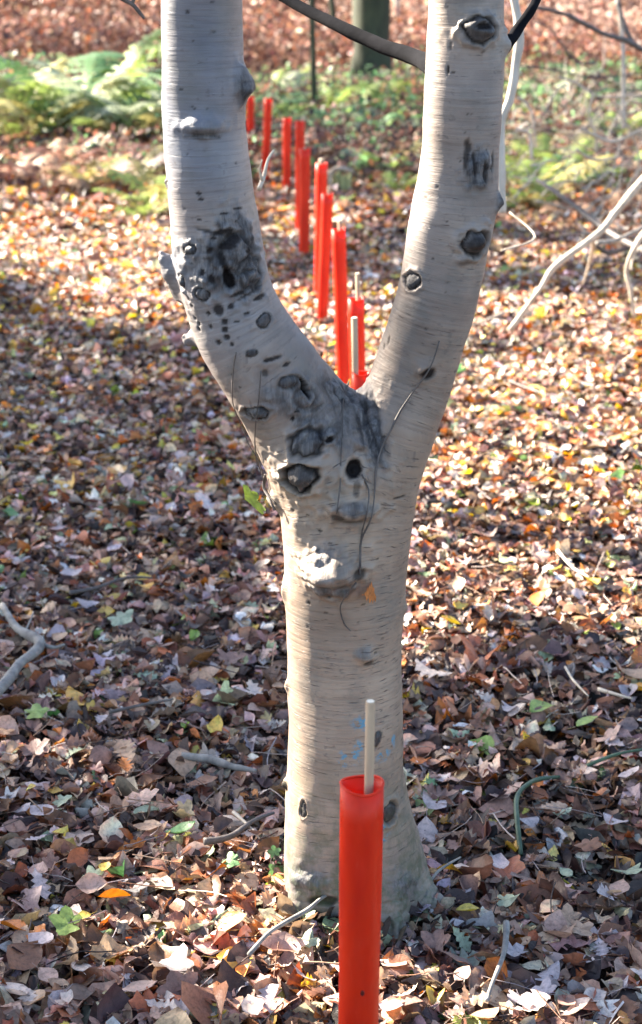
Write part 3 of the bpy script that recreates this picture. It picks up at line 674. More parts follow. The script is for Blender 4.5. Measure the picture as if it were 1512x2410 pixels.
def hang_leaf(name, x, y, sz, shape, col, rot, label):
    p = on_bark(x, y, .012); me = leaf_mesh(shape, col, 0); o = link(name, me); o.location = p; o.scale = (sz,)*3; o.rotation_euler = rot
    return tag(o, label, 'leaf')
q = at(600, 1178, TREE_Y-.12); o = link('sycamore_leaf', leaf_mesh('sycamore', 'lime', 1)); o.location = q; o.scale = (.062,)*3; o.rotation_euler = (1.15, .25, 2.2); tag(o, 'yellow-green leaf hanging at the left edge of the trunk', 'leaf')
hang_leaf('dead_leaf', 868, 1388, .062, 'oak', 'orange', (1.45, .3, 1.2), 'curled rusty leaf caught on the trunk below the round bump')

# ---------------------------------------------------------------- red tree guards
def guard_mesh(rad, h, split):
    V = []; Fc = []; ns = 40; wall = .0016; nz = 14
    def ringv(r, z, j):
        out = []
        for k in range(ns):
            t = 2*math.pi*k/ns
            rr = r*(1+.012*math.sin(2*t+j*.7)+(.010*math.sin(3*t+1)))
            dz = .0025*math.sin(t*2+1) if j == 0 else 0
            out.append((rr*math.cos(t), rr*math.sin(t), z+dz))
        return out
    zs = [h*(1-i/nz) for i in range(nz+1)]
    for j, z in enumerate(zs): V += ringv(rad*(1-.05*(1-z/h)), z, j)
    for j, z in enumerate(zs): V += ringv((rad-wall)*(1-.05*(1-z/h)), z, j)
    m = (nz+1)*ns
    for j in range(nz):
        for k in range(ns):
            k2 = (k+1) % ns; a = j*ns+k; b = j*ns+k2; c = (j+1)*ns+k2; d = (j+1)*ns+k
            Fc.append((a, d, c, b)); Fc.append((m+a, m+b, m+c, m+d))
    for k in range(ns):
        k2 = (k+1) % ns; Fc.append((k, k2, m+k2, m+k))
    me = bpy.data.meshes.new('tube'); me.from_pydata(V, [], Fc)
    for p in me.polygons: p.use_smooth = True
    return me
def rim_mesh(rad):
    """rolled lip at the mouth of the tube"""
    V = []; Q = []; ns = 40; k = 6; r = .0017
    for i in range(ns):
        t = 2*math.pi*i/ns; rr = (rad-.0008)*(1+.012*math.sin(2*t)+.010*math.sin(3*t+1)); dz = .0025*math.sin(t*2+1)
        for j in range(k):
            a = 2*math.pi*j/k; V.append(((rr+r*math.cos(a))*math.cos(t), (rr+r*math.cos(a))*math.sin(t), r*math.sin(a)+dz))
    for i in range(ns):
        for j in range(k):
            Q.append((i*k+j, ((i+1) % ns)*k+j, ((i+1) % ns)*k+(j+1) % k, i*k+(j+1) % k))
    me = bpy.data.meshes.new('rim'); me.from_pydata(V, [], Q)
    for p in me.polygons: p.use_smooth = True
    return me
def stake_mesh(r, h):
    V = []; Q = []; ns = 14
    for z, s in ((-.1, .9), (.0, 1), (h*.5, 1), (h-.0015, 1), (h, .85)):
        for k in range(ns):
            t = 2*math.pi*k/ns; V.append((r*s*math.cos(t), r*s*math.sin(t), z))
    for i in range(4):
        for k in range(ns): Q.append((i*ns+k, i*ns+(k+1) % ns, (i+1)*ns+(k+1) % ns, (i+1)*ns+k))
    Q.append(tuple(4*ns+k for k in range(ns)))
    me = bpy.data.meshes.new('stake'); me.from_pydata(V, [], Q); me.materials.append(M_STAKE); me.materials.append(M_CUT)
    me.polygons[-1].material_index = 1
    for p in me.polygons[:-1]: p.use_smooth = True
    return me
def guard(base, top, rad, label, stake=None, mat=M_RED, srad=.006, soff=(0.2, .5)):
    base = Vector(base); top = Vector(top); d = top-base; h = d.length+.04
    e = empty('tree_guard', base, label, 'tree guard', 'red tree guard tubes running in a line through the wood')
    e.rotation_euler = Vector((0, 0, 1)).rotation_difference(d).to_euler()
    t = link('tube', guard_mesh(rad, h, True), mat, e); t.location = (0, 0, -.04)
    rm = link('rim', rim_mesh(rad), mat, t); rm.location = (0, 0, h)
    if stake:
        s = link('stake', stake_mesh(srad, h+stake-.04), None, e); s.location = (rad*soff[0], rad*soff[1], 0)
        s.rotation_euler = (rnd.gauss(0, .008), rnd.gauss(0, .008), 0)
    return e
# (top x, top y, base x, base y or None, width, stake above the rim)
def place(tx, ty, bx, by, wpx, label, stake=None, h=.57, mat=M_RED, srad=.006, soff=(.2, .5)):
    if by is None:
        r = ray(tx, ty); t = (H-h)/-r.z; Y = (r*t).y; b = at(bx, 1205, Y); b.z = 0
        r2 = ray(bx, ty); b.x = r2.x/r2.y*Y
    else:
        b = ground(bx, by); Y = b.y
    top = at(tx, ty, Y); rad = wpx*.5*depth_scale(ty, Y); b.z = gz(b.x, b.y)
    return guard(b, top, rad, label, stake, mat, srad, soff)
g0 = place(852, 1846, 845, None, 103, 'nearest and largest red tree guard, in front of the trunk, with a round cane', .112, h=.57, soff=(.34, .15), srad=.0058)
sm_ = bpy.data.meshes.new('hole'); 
_v = []; _f = []
for k in range(12):
    t = 2*math.pi*k/12; _v.append((.0028*math.cos(t), 0, .0045*math.sin(t))); _v.append((.0024*math.cos(t), -.0006, .004*math.sin(t)))
for k in range(12): _f.append((2*k, 2*((k+1) % 12), 2*((k+1) % 12)+1, 2*k+1))
_f.append(tuple(2*k+1 for k in range(12))); sm_.from_pydata(_v, [], _f)
tube0 = [c for c in g0.children if c.name.startswith('tube')][0]
hl = link('hole', sm_, M_HOLE, tube0); hl.location = (.004, -.0263, .33)
place(850, 878, 858, None, 44, 'second red tube, only its mouth showing over the crotch of the fork', .13, soff=(-.38, .1), srad=.0075)
place(838, 703, 852, None, 38, 'stocky leaning red tube right behind the crotch with cane above its rim', .07, soff=(.2, .3))
place(797, 540, 812, None, 33, 'tall bright red tube left of the leaning one behind the crotch', .03, soff=(.1, .3))
place(771, 456, 758, 768, 28, 'slim red tube standing full height on sunlit leaves between the stems', .025, soff=(.3, .3))
place(757, 385, 752, None, 27, 'pinkish weathered tube half hidden by the slim sunlit one', .02, mat=M_RED2, soff=(.1, 0), srad=.009)
place(718, 350, 716, 612, 26, 'red tube with its foot clear on the shaded leaves, left of centre', .005, soff=(.1, 0))
place(706, 285, 706, None, 23, 'faded red tube with pale cane on its right side', .018, mat=M_RED2, soff=(.75, .2), srad=.008)
place(676, 278, 675, 462, 20, 'short red tube standing alone among dark litter', None)
place(632, 232, 624, 438, 19, 'red tube just right of the left stem behind a pale twig', None)
place(590, 228, 590, 370, 18, 'red tube half hidden behind the edge of the left stem', None)
for (x_, y_, b_, s_) in ((350, 155, 210, 'right'), (332, 178, 212, 'left')):
    Y = 17.5; tp = at(x_, y_, Y); guard((tp.x, Y, gz(tp.x, Y)), (tp.x, Y, gz(tp.x, Y)+.30), .012, 'tiny far red tube in front of the russet bank, the %s of a pair' % s_)

# ---------------------------------------------------------------- sticks and branches lying about
def stick(name, pts, r, mat, label, cat, z=.05, lift=None, group=None, n=5, twigs=()):
    P = []
    for i, p in enumerate(pts):
        g = ground(p[0], p[1]); hz = z if lift is None else lift[i]
        P.append(Vector((g.x, g.y, gz(g.x, g.y)+hz)))
    if isinstance(r, (int, float)): r = [r*(1-.5*i/(len(P)-1)) for i in range(len(P))]
    r = [q_*rnd.uniform(.82, 1.15) for q_ in r]; P = [p_+Vector((rnd.gauss(0, .004), rnd.gauss(0, .004), 0)) for p_ in P]
    c = P[0].copy()
    if not twigs:
        o = link(name, tube_mesh(name, [p-c for p in P], r, n, 8, .25), mat); o.location = c; return tag(o, label, cat, group)
    o = empty(name, c, label, cat, group); link('main_stem', tube_mesh('main_stem', [p-c for p in P], r, n, 8, .25), mat, o)
    for tw, tr_ in twigs:
        Q = [at(a[0], a[1], a[2]) if len(a) == 3 else Vector((lambda g: (g.x, g.y, gz(g.x, g.y)+z))(ground(*a))) for a in tw]
        link('side_twig', tube_mesh('side_twig', [p-c for p in Q], [tr_*(1-.5*i/(len(Q)-1)) for i in range(len(Q))], n, 6, .2), mat, o)
    return o
stick('fallen_branch', [(8, 1480), (45, 1530), (102, 1572), (60, 1620), (20, 1665), (-30, 1720)], [.008, .010, .0125, .011, .012, .013], M_GREY, 'thick grey bent branch at the left edge of the leaf litter', 'branch', .055, twigs=[([(100, 1574), (130, 1578), (155, 1572)], .006), ([(60, 1545), (75, 1520), (82, 1495)], .003)])
stick('bramble_stem', [(1560, 1815), (1470, 1838), (1400, 1852), (1330, 1862), (1270, 1875), (1232, 1905), (1216, 1950), (1222, 1995), (1232, 2045)], [.0028, .003, .0034, .0038, .0044, .005, .0058, .006, .005], M_GREEN, 'green hooked bramble stem looping over the leaves on the right', 'stem', .06, lift=[.045, .05, .045, .028, .038, .05, .055, .05, .02])
stick('twig', [(580, 2345), (650, 2290), (710, 2248), (770, 2205), (815, 2160)], [.004, .0035, .0035, .003, .0025], M_GREY, 'curved grey twig leading from the bottom up to the red tube', 'twig', .07)
stick('twig', [(165, 1448), (230, 1432), (300, 1412), (360, 1410)], .006, M_DARK, 'dark mossy stick above the pale green leaf on the left', 'twig', .05)
stick('twig', [(430, 1830), (500, 1845), (560, 1862), (600, 1868)], .009, M_GREY, 'stubby grey stick lying left of the trunk', 'twig', .045)
stick('twig', [(548, 1975), (580, 2010), (610, 2042)], .0035, M_PALE, 'short straight pale twig left of the trunk base', 'twig', .055)
stick('twig', [(260, 1735), (330, 1722), (400, 1700)], .004, M_DARK, 'thin dark stick in the middle of the left litter', 'twig', .05)
stick('twig', [(1325, 1635), (1345, 1665), (1375, 1700)], .0035, M_PALE, 'small pale curved twig right of the trunk', 'twig', .055)
stick('twig', [(1405, 1690), (1450, 1698), (1490, 1705)], .004, M_PALE, 'pale straight twig near the right edge', 'twig', .055)
stick('twig', [(1195, 2250), (1180, 2320), (1150, 2400), (1140, 2440)], .006, M_GREY, 'thick grey stick pointing out of the bottom right', 'twig', .055)
stick('twig', [(1010, 2155), (1050, 2120), (1085, 2095)], .003, M_GREY, 'fine twig touching the right root of the tree', 'twig', .06)
stick('twig', [(480, 2060), (540, 2045), (600, 2010), (650, 1990)], .006, M_DARK, 'dark stick crossing the hollow left of the trunk foot', 'twig', .06)
stick('twig', [(1200, 930), (1270, 958), (1330, 975)], .004, M_DARK, 'dark thin stick on the sunny leaves right of the fork', 'twig', .05)
stick('twig', [(1185, 765), (1130, 790), (1090, 800)], .006, M_PALE, 'pale stick end lying on sunny leaves near the right stem', 'twig', .05)
stick('twig', [(20, 985), (80, 972), (140, 962)], .005, M_DARK, 'dark stick on the shaded leaves at the far left', 'twig', .05)
stick('twig', [(1305, 1345), (1350, 1385), (1390, 1405)], .004, M_PALE, 'pale twig beside a yellow leaf on the right', 'twig', .05)

# ---------------------------------------------------------------- bare shrubs and dead branches behind on the right
def arm(parent, name, pts, Ys, r, mat, n=5, ns=7, ref=None):
    P = [at(p[0], p[1], Ys[0]+(Ys[1]-Ys[0])*i/(len(pts)-1))-ref for i, p in enumerate(pts)]
    R = [(r[0]+(r[1]-r[0])*i/(len(pts)-1))*rnd.uniform(.8, 1.12) for i in range(len(pts))]
    jt = .008 if Ys[0] > 6 else .001
    P = [p_+Vector((rnd.gauss(0, jt), rnd.gauss(0, jt), rnd.gauss(0, jt))) for p_ in P]
    return link(name, tube_mesh(name, P, R, n, ns, .25), mat, parent)
def bush(name, basepx, label, cat, mains, group=None):
    b = ground(*basepx); b.z = gz(b.x, b.y); e = empty(name, b, label, cat, group)
    for nm, pts, Ys, r, mat in mains: arm(e, nm, pts, Ys, r, mat, ref=b)
    return e
bush('dead_branch', (1210, 770), 'long bleached branch arching from the right edge down to the leaves', 'branch', [
  ('main_stem', [(1205, 772), (1260, 690), (1310, 625), (1360, 580), (1420, 545), (1465, 480), (1520, 430), (1600, 330)], (6.35, 6.6), (.010, .016), M_PALE),
  ('side_twig', [(1395, 560), (1390, 600), (1372, 662)], (6.5, 6.9), (.008, .004), M_PALE),
  ('side_twig', [(1400, 575), (1460, 560), (1530, 530)], (6.5, 6.7), (.010, .008), M_GREY)])
bush('dead_branch', (1488, 745), 'shorter pale branch bending down at the right edge', 'branch', [
  ('main_stem', [(1490, 742), (1480, 690), (1478, 640), (1490, 590), (1520, 545), (1590, 480)], (6.7, 6.7), (.007, .014), M_PALE),
  ('side_twig', [(1484, 640), (1500, 600), (1530, 570)], (6.7, 6.8), (.005, .004), M_PALE)])
bush('sapling', (1180, 490), 'crooked slim sapling lit white along its edge right behind the right stem', 'sapling', [
  ('stem', [(1182, 500), (1180, 440), (1176, 370), (1182, 290), (1204, 220), (1216, 150), (1222, 80), (1212, 0), (1190, -120)], (4.3, 4.35), (.012, .011), M_SAP),
  ('side_twig', [(1200, 500), (1260, 560), (1180, 590)], (4.4, 4.2), (.003, .002), M_PALE)])
bush('dead_branch', (1400, 640), 'dark fallen limb lying under the bleached branches on the right', 'branch', [
  ('main_stem', [(1270, 420), (1330, 462), (1400, 520), (1450, 560), (1530, 600)], (8.4, 7.5), (.012, .016), M_DARK),
  ('side_twig', [(1400, 575), (1440, 590), (1530, 560)], (7.8, 7.8), (.010, .012), M_DARK)])
bush('bare_shrub', (1400, 420), 'tangle of crooked pale twigs and dark stems at the upper right', 'shrub', [
  ('stem', [(1468, 300), (1462, 240), (1466, 170), (1468, 100), (1450, 20), (1440, -60)], (9.5, 9.5), (.014, .010), M_SAP),
  ('stem', [(1450, 0), (1470, 60), (1500, 105), (1540, 130)], (9.2, 9.0), (.013, .010), M_DARK),
  ('stem', [(1250, 15), (1320, 25), (1365, 62), (1420, 85), (1475, 100), (1530, 125)], (8.2, 8.6), (.010, .014), M_DARK),
  ('side_twig', [(1262, 60), (1290, 70), (1320, 100), (1360, 140), (1400, 150)], (8.3, 8.6), (.004, .006), M_DARK),
  ('side_twig', [(1310, 180), (1350, 190), (1400, 215), (1440, 225), (1540, 220)], (9, 9), (.006, .005), M_PALE),
  ('side_twig', [(1200, 150), (1280, 160), (1400, 185), (1520, 175)], (9.4, 9.4), (.005, .004), M_DARK),
  ('side_twig', [(1210, 225), (1232, 235), (1250, 260), (1262, 310), (1255, 350)], (8.8, 8.8), (.008, .007), M_PALE),
  ('side_twig', [(1215, 312), (1240, 318), (1252, 345), (1250, 375)], (8.4, 8.4), (.010, .008), M_PALE),
  ('side_twig', [(1395, 225), (1390, 270), (1398, 320), (1408, 360)], (8.9, 8.9), (.007, .007), M_PALE),
  ('side_twig', [(1370, 300), (1400, 325), (1450, 335), (1530, 300)], (8.6, 8.6), (.009, .010), M_PALE),
  ('side_twig', [(1360, 350), (1400, 372), (1470, 372)], (8.2, 8.2), (.006, .005), M_PALE),
  ('side_twig', [(1450, 250), (1480, 300), (1500, 380), (1490, 430)], (8.7, 8.7), (.006, .005), M_PALE),
  ('side_twig', [(1460, 480), (1500, 410), (1530, 380)], (8.3, 8.3), (.006, .005), M_PALE),
  ('side_twig', [(1500, 230), (1470, 245), (1440, 290), (1420, 330)], (9.1, 9.0), (.006, .004), M_PALE),
  ('side_twig', [(1330, 205), (1300, 240), (1268, 300)], (9.0, 9.0), (.005, .003), M_GREY)])
for gi, (bx, by, lbl) in enumerate(((1280, 610, 'low thicket of fine tan twigs under the bare shrub'), (1480, 600, 'fine twiggy thicket at the right edge below the bare shrub'), (1400, 470, 'fine twiggy thicket among the lime ferns on the right'), (1360, 400, 'higher fine thicket crossing in front of the pale upright shrub stem'), (1240, 480, 'fine twigs close beside the crooked sapling'))):
    b = ground(bx, by); e = empty('twig_thicket', b, lbl, 'twigs')
    for k in range(34):
        Yk = b.y+rnd.uniform(-.3, 1.2); x0 = bx+rnd.uniform(-110, 110); y0 = by-rnd.uniform(0, 240); a = rnd.uniform(-.6, .9); L = rnd.uniform(50, 160); pts = []
        for j in range(5):
            pts.append((x0, y0)); x0 += math.cos(a)*L/4; y0 -= math.sin(a)*L/4; a += rnd.gauss(0, .55)
        P = [at(p[0], p[1], Yk+.06*j)-b for j, p in enumerate(pts)]; rr = rnd.uniform(.003, .006)
        link('twig', tube_mesh('twig', P, [rr, rr*.9, rr*.75, rr*.6, rr*.4], 3, 5, .3), rnd.choice([M_PALE, M_PALE, M_PALE, M_GREY]), e)
bush('bare_twig', (620, 460), 'pale forked twig leaning beside the left stem', 'twig', [
  ('stem', [(612, 445), (622, 415), (632, 380), (642, 355)], (3.4, 3.5), (.005, .0025), M_PALE), ('side_twig', [(618, 425), (612, 400), (616, 375)], (3.4, 3.4), (.003, .0015), M_PALE)])
e = empty('overhanging_twig', at(330, -60, 3.2), 'dark twig hanging into the top left of the view', 'twig')
for pts, r in (([(250, -30), (290, -2), (312, 10), (325, 25), (340, 44)], (.005, .003)), ([(312, 10), (316, -5), (330, -60)], (.003, .004))):
    P = [at(p[0], p[1], 3.2)-e.location for p in pts]; link('twig', tube_mesh('twig', P, [r[0]+(r[1]-r[0])*i/(len(P)-1) for i in range(len(P))], 4, 6), M_DARK, e)
b = ground(635, 2085); e = empty('ivy_clump', (b.x, b.y, gz(b.x, b.y)), 'dark green sprig of leaves in the hollow left of the trunk foot', 'plant')
for k in range(16):
    lf = link('leaf', leaf_mesh(rnd.choice(['beech', 'sycamore']), rnd.choice(['green', 'dark', 'dark', 'green']), k % 3), None, e); q_ = Vector((rnd.gauss(0, .05), rnd.gauss(0, .03), rnd.uniform(.035, .07)))
    lf.location = q_; lf.scale = (rnd.uniform(.025, .045),)*3; lf.rotation_euler = (rnd.gauss(0, .6), rnd.gauss(0, .6), rnd.uniform(0, 6.28))
    if k < 5: link('stem', tube_mesh('stem', [Vector((0, 0, .01)), q_*.6+Vector((0, 0, .02)), q_], [.0018, .0015, .001], 3, 5), M_DARK, e)
# hollow stump end
b = ground(805, 455); e = empty('rotten_stump', (b.x, b.y, gz(b.x, b.y)), 'small hollow stump with a yellow-green rim right of the red tubes', 'stump')
def hollow(ro, ri, h):
    V = []; Q = []; ns = 16
    for (r, z) in ((ro*1.15, -.03), (ro, h*.5), (ro, h), (ri, h), (ri*.9, .0)):
        for k in range(ns):
            t = 2*math.pi*k/ns; V.append((r*math.cos(t)*(1+.1*math.sin(3*t)), r*math.sin(t), z+(.02*math.sin(4*t) if z == h else 0)))
    for i in range(4):
        for k in range(ns): Q.append((i*ns+k, i*ns+(k+1) % ns, (i+1)*ns+(k+1) % ns, (i+1)*ns+k))
    me = bpy.data.meshes.new('stump_wall'); me.from_pydata(V, [], Q); return me
sw = link('stump_wall', hollow(.055, .045, .10), wood_mat('mossy_stump_wood', (.10, .10, .03), (.5, .5, .22), 30), e)
bt = link('bark_strip', tube_mesh('bark_strip', [Vector((-.07, -.03, .02)), Vector((-.06, -.04, .13)), Vector((0, -.045, .15)), Vector((.07, -.04, .13))], [.012, .010, .012, .008], 5, 7), M_PALE, e)

# ---------------------------------------------------------------- background trees
def back_tree(x, y, Y, wpx, top, label, mat=M_BACK, lean=0, limbs=2, crown=True, name='background_tree'):
    b = at(x, y, Y); b.z = gz(b.x, Y)-.1; r = wpx*.5*depth_scale(y, Y)
    e = empty(name, b, label, 'tree')
    pts = [Vector((0, 0, 0)), Vector((lean*.1, 0, .35)), Vector((lean*.4, 0, 1.5)), Vector((lean, .1, top*.6)), Vector((lean*1.5, .2, top))]
    link('trunk', tube_mesh('trunk', pts, [r*1.9, r*1.15, r, r*.7, r*.25], 8, 14, .25), mat, e)
    for i in range(limbs):
        a = rnd.uniform(0, 6.28); z0 = top*rnd.uniform(.35, .7); L = top*.3
        p0 = Vector((lean, 0, z0)); P = [p0, p0+Vector((math.cos(a)*L*.4, math.sin(a)*L*.4, L*.25)), p0+Vector((math.cos(a)*L, math.sin(a)*L, L*.6))]
        link('limb', tube_mesh('limb', P, [r*.4, r*.25, r*.08], 6, 7), mat, e)
    if crown:
        cs = [((rnd.uniform(-1, 1)*top*.22+b.x, rnd.uniform(-1, 1)*top*.22+b.y, b.z+top*rnd.uniform(.6, 1.05)), top*.16) for _ in range(7)]
        crown_cloud('crown', e, cs, 900, .16, W_CROWN)
    return e
back_tree(872, 172, 17.0, 82, 11, 'thick dark mossy trunk standing before the russet bank at top centre', lean=.02)
back_tree(742, 240, 14.0, 13, 5, 'slender dark sapling trunk left of the thick mossy trunk', lean=-.1, limbs=1, crown=False, name='slender_tree')
back_tree(800, 150, 19.0, 14, 5, 'thin leaning trunk between the sapling and the thick mossy trunk', lean=-.5, limbs=2, crown=False, name='slender_tree')
back_tree(930, 90, 21.0, 14, 6, 'thin pale brown trunk close to the right of the thick mossy trunk', mat=M_SAP, lean=.15, limbs=1, crown=False, name='slender_tree')
back_tree(690, 90, 24, 20, 8, 'far dim trunk on the bank between the fork stems', lean=.2, limbs=2, crown=False, name='slender_tree')
back_tree(1495, 60, 24, 50, 9, 'dark trunk on the bank at the top right corner', lean=.3, limbs=2)

# ---------------------------------------------------------------- ferns
FM = {}
def frond_mesh(colname, var, dense=15):
    key = (colname, var)
    if key in FM: return FM[key]
    r = random.Random(var*31+sum(map(ord, colname)))
    V = []; T = []; K = []
    droop = r.uniform(.55, 1.1); 
    def spine(t): return Vector((0, t*(1-.25*droop*t), 1.15*t-droop*.85*t*t))   # unit length arch
    base = np.array(PAL[colname])
    N_ = dense
    for i in range(12):
        t = i/11; p = spine(t); w_ = .008*(1-t*.8)
        V += [(p.x-w_, p.y, p.z), (p.x+w_, p.y, p.z)]; K += [base*np.array([.8, .62, .5])]*2
        if i: a = len(V)-4; T += [(a, a+1, a+3), (a, a+3, a+2)]
    for i in range(N_):
        t = .18+.80*i/(N_-1); p = spine(t); L = .34*math.sin(math.pi*min(1, (1.12-t)*1.02))*(1-.25*t)*r.uniform(.8, 1.1); d = (spine(min(1, t+.02))-spine(t-.02)).normalized()
        for s in (-1, 1):
            out = (Vector((s, 0, 0))*.92+d*.42+Vector((0, 0, r.uniform(-.30, .05)))).normalized(); cc = base*r.uniform(.75, 1.25)
            k = 6; prev = None
            for j in range(k+1):
                u = j/k; q = p+out*(L*u)+Vector((0, 0, -.22*L*u*u)); wd = L*.17*(1-u)*(1.0 if j % 2 else .35)+.002
                V += [tuple(q+d*wd), tuple(q-d*wd)]; K += [cc*r.uniform(.85, 1.15)]*2
                if j: a = len(V)-4; T += [(a, a+1, a+3), (a, a+3, a+2)]
    me = mesh_np('frond', np.array(V), np.array(T), np.clip(np.array(K), 0, .85)); me.materials.append(M_FERN); FM[key] = me
    return me
fern_lbl_used = set()
def fern(px, py, hpx, colours, label, n=12, group='bracken and fern plants on the woodland floor', Y=None):
    b = ground(px, py) if Y is None else at(px, py, Y); b.z = gz(b.x, b.y)
    sz = hpx*depth_scale(py, b.y)
    e = empty('fern_plant', b, label, 'fern', group)
    for i in range(n):
        o = link('frond', frond_mesh(rnd.choice(colours), rnd.randrange(3)), None, e)
        o.rotation_euler = (rnd.uniform(-.25, .15), rnd.uniform(-.2, .2), 2*math.pi*(i+rnd.uniform(-.3, .3))/n); o.scale = (sz*rnd.uniform(.65, 1.15)*1.9,)*3
    return e
G, LM, YL, GO, TA, RU, OR = 'green', 'lime', 'straw', 'straw', 'tan', 'russet', 'tan'
FERNS = [
 (30, 330, 115, [LM, YL, G], 'yellow-green fern at the left edge of the fern bank'), (120, 335, 150, [LM, YL, GO], 'yellow-lime fern second from the left edge'),
 (205, 320, 190, [G, LM, 'sage'], 'tallest green fern in the left fern bank'), (285, 330, 150, [G, 'sage'], 'blue-green fern right of the tallest one on the left'),
 (345, 345, 90, [LM, YL, G], 'low yellow-green fern beside the left stem'), (60, 350, 70, [GO, LM], 'low golden-green fern in front of the left fern bank'), (255, 350, 70, [LM, YL], 'low lime fern in front of the blue-green one'),
 (375, 500, 90, [LM, YL], 'bright lime fern touching the left edge of the left stem'), (340, 520, 45, [LM, GO], 'small lime fern left of the left stem'),
 (110, 455, 80, [GO, TA, RU], 'dead golden bracken at the left in sun'), (200, 450, 75, [TA, GO, OR], 'dead tan bracken left of centre in sun'), (290, 450, 80, [GO, TA, 'pale'], 'dead pale bracken before the left stem'), (30, 440, 70, [RU, TA], 'dead rusty bracken at the left edge'), (330, 410, 60, [RU, OR], 'dead orange bracken near the left stem'), (150, 400, 60, [RU, TA], 'dead brown bracken under the left fern bank'),
 (640, 235, 50, [LM, G], 'lime fern above the far red tubes'), (700, 270, 70, [G, 'sage'], 'green fern behind the faded red tube'), (780, 290, 75, [G, LM], 'green fern left of the dark one between the stems'), (865, 330, 70, [G, G, 'sage'], 'arching green fern between the stems'), (930, 300, 70, [G, LM], 'green fern touching the right stem on its left'), (960, 255, 55, [LM, G], 'yellow-green fern high beside the right stem'), (820, 230, 45, [G, 'sage'], 'dim green fern before the thick mossy trunk'), (900, 215, 40, [G], 'dark green tuft at the foot of the thick mossy trunk'),
 (905, 420, 60, [LM, G], 'small lime fern left of the right stem'), (950, 400, 60, [RU, GO], 'dead bracken frond clump left of the right stem'), (935, 465, 45, [LM, GO], 'low yellowing fern left of the right stem'),
 (1265, 260, 65, ['sage', G], 'rounded blue-green fern behind the shrub at the upper right'), (1240, 470, 95, [LM, YL], 'bright lime fern right of the right stem'), (1320, 450, 75, [LM, G], 'lime fern second to the right of the right stem'), (1390, 440, 65, [YL, LM, G], 'yellow fern under the bare shrub'), (1260, 500, 60, [LM, GO], 'low lime fern in front of the bright one on the right'), (1190, 500, 50, [G, LM], 'small green fern at the edge of the right stem'),
 (1350, 200, 50, [G, 'sage'], 'green fern high among the bare twigs on the right'), (1485, 240, 55, [G], 'green fern at the upper right edge'), (1460, 420, 60, [LM, TA], 'pale fern at the right edge below the shrub'), (1310, 330, 60, [RU, TA], 'dead brown bracken behind the bare shrub'), (1430, 500, 50, [RU, OR], 'dead rusty bracken under the bleached branch'), (1340, 520, 45, [TA, RU], 'dead tan bracken above the bleached branch'), (600, 300, 50, [G, LM], 'green fern peeping past the left stem'), (1000, 350, 55, [TA, RU], 'dead bracken at the left foot of the right stem'), (860, 400, 40, [RU, TA], 'dead bracken tuft beyond the hollow stump')]
EXTRA = [(x_, y_, h_, c_, t_) for x_, y_, h_, c_, t_ in (
 (160, 300, 130, [LM, G, YL], 'pale green fern at the back of the left fern bank, under the russet bank'), (245, 285, 110, ['sage', G], 'blue-green fern at the back of the left fern bank'), (70, 300, 95, [LM, 'sage'], 'lime fern at the back left of the fern bank'), (330, 290, 80, [G, 'sage'], 'green fern at the back beside the left stem'),
 (660, 310, 60, [G, LM], 'green fern between two far red tubes'), (745, 330, 65, [G, 'sage'], 'green fern right of the faded red tube'), (900, 255, 55, [G, LM], 'lime-tipped fern below the thick mossy trunk'), (1225, 400, 60, [LM, G], 'lime fern tucked against the crooked sapling'), (1450, 330, 60, [G, LM], 'green fern behind the pale upright shrub stem'), (1290, 420, 70, [LM, YL], 'bright yellow-lime fern between the first and second on the right'))]
for f in FERNS+EXTRA: fern(*f)
# russet dead bracken covering the bank (nobody could count it)
def bracken_mass(name, n, y0, y1, cols, size, label, hw=(.26, 2.5)):
    V0 = []; T0 = []; rib = []
    for i in range(6):
        t = .15+.8*i/5; L = .33*math.sin(math.pi*min(1, 1.1-t)); zc_ = .9*t-.8*t*t
        for s in (-1, 1):
            a = len(V0); V0 += [(0, t, zc_), (s*L, t+L*.35, zc_-.08), (s*L*.5, t+L*.45, zc_), (s*.02, t+.1, zc_+.02)]; T0 += [(a, a+1, a+2), (a, a+2, a+3)]; rib += [0]*4
    V0 = np.array(V0, float); T0 = np.array(T0); k = len(V0)
    y = rng.uniform(y0, y1, n); x = rng.uniform(-1, 1, n)*(hw[0]*y+hw[1]); z = gzv(x, y)
    th = rng.uniform(0, 2*np.pi, n); s = rng.uniform(.6, 1.3, n)*size; c, sn = np.cos(th)[:, None], np.sin(th)[:, None]
    ti = rng.uniform(-.5, .4, (n, 1)); Y_ = V0[None, :, 1]*np.cos(ti)-V0[None, :, 2]*np.sin(ti); Z_ = V0[None, :, 1]*np.sin(ti)+V0[None, :, 2]*np.cos(ti); X_ = V0[None, :, 0]
    Wd = np.stack([(X_*c-Y_*sn)*s[:, None]+x[:, None], (X_*sn+Y_*c)*s[:, None]+y[:, None], np.abs(Z_)*s[:, None]+z[:, None]+rng.uniform(-.05, .25, (n, 1))*size], -1)
    T = (T0[None]+(np.arange(n)*k)[:, None, None]).reshape(-1, 3)
    ci = rng.choice(len(PN), n, p=weights(**cols)); patch = np.sin(x*.9+1)*np.cos(y*.8)
    pf = np.clip((x+.5)/3.5, 0, 1)*np.clip((y-20)/5, 0, 1)*.75; ci = np.where(rng.random(n) < pf, PN.index('peach'), ci)  # peach towards the far right: sunlight and haze painted onto the bracken
    col = PC[ci]*np.exp(rng.normal(0, .30, (n, 1)))*np.exp(.35*patch[:, None]); col = np.repeat(col[:, None], k, 1)*np.exp(rng.normal(0, .12, (n, k, 1)))
    o = link(name, mesh_np(name, Wd.reshape(-1, 3), T, np.clip(col, 0, .8).reshape(-1, 3)), M_FERN); return tag(o, label, 'bracken', kind='stuff')
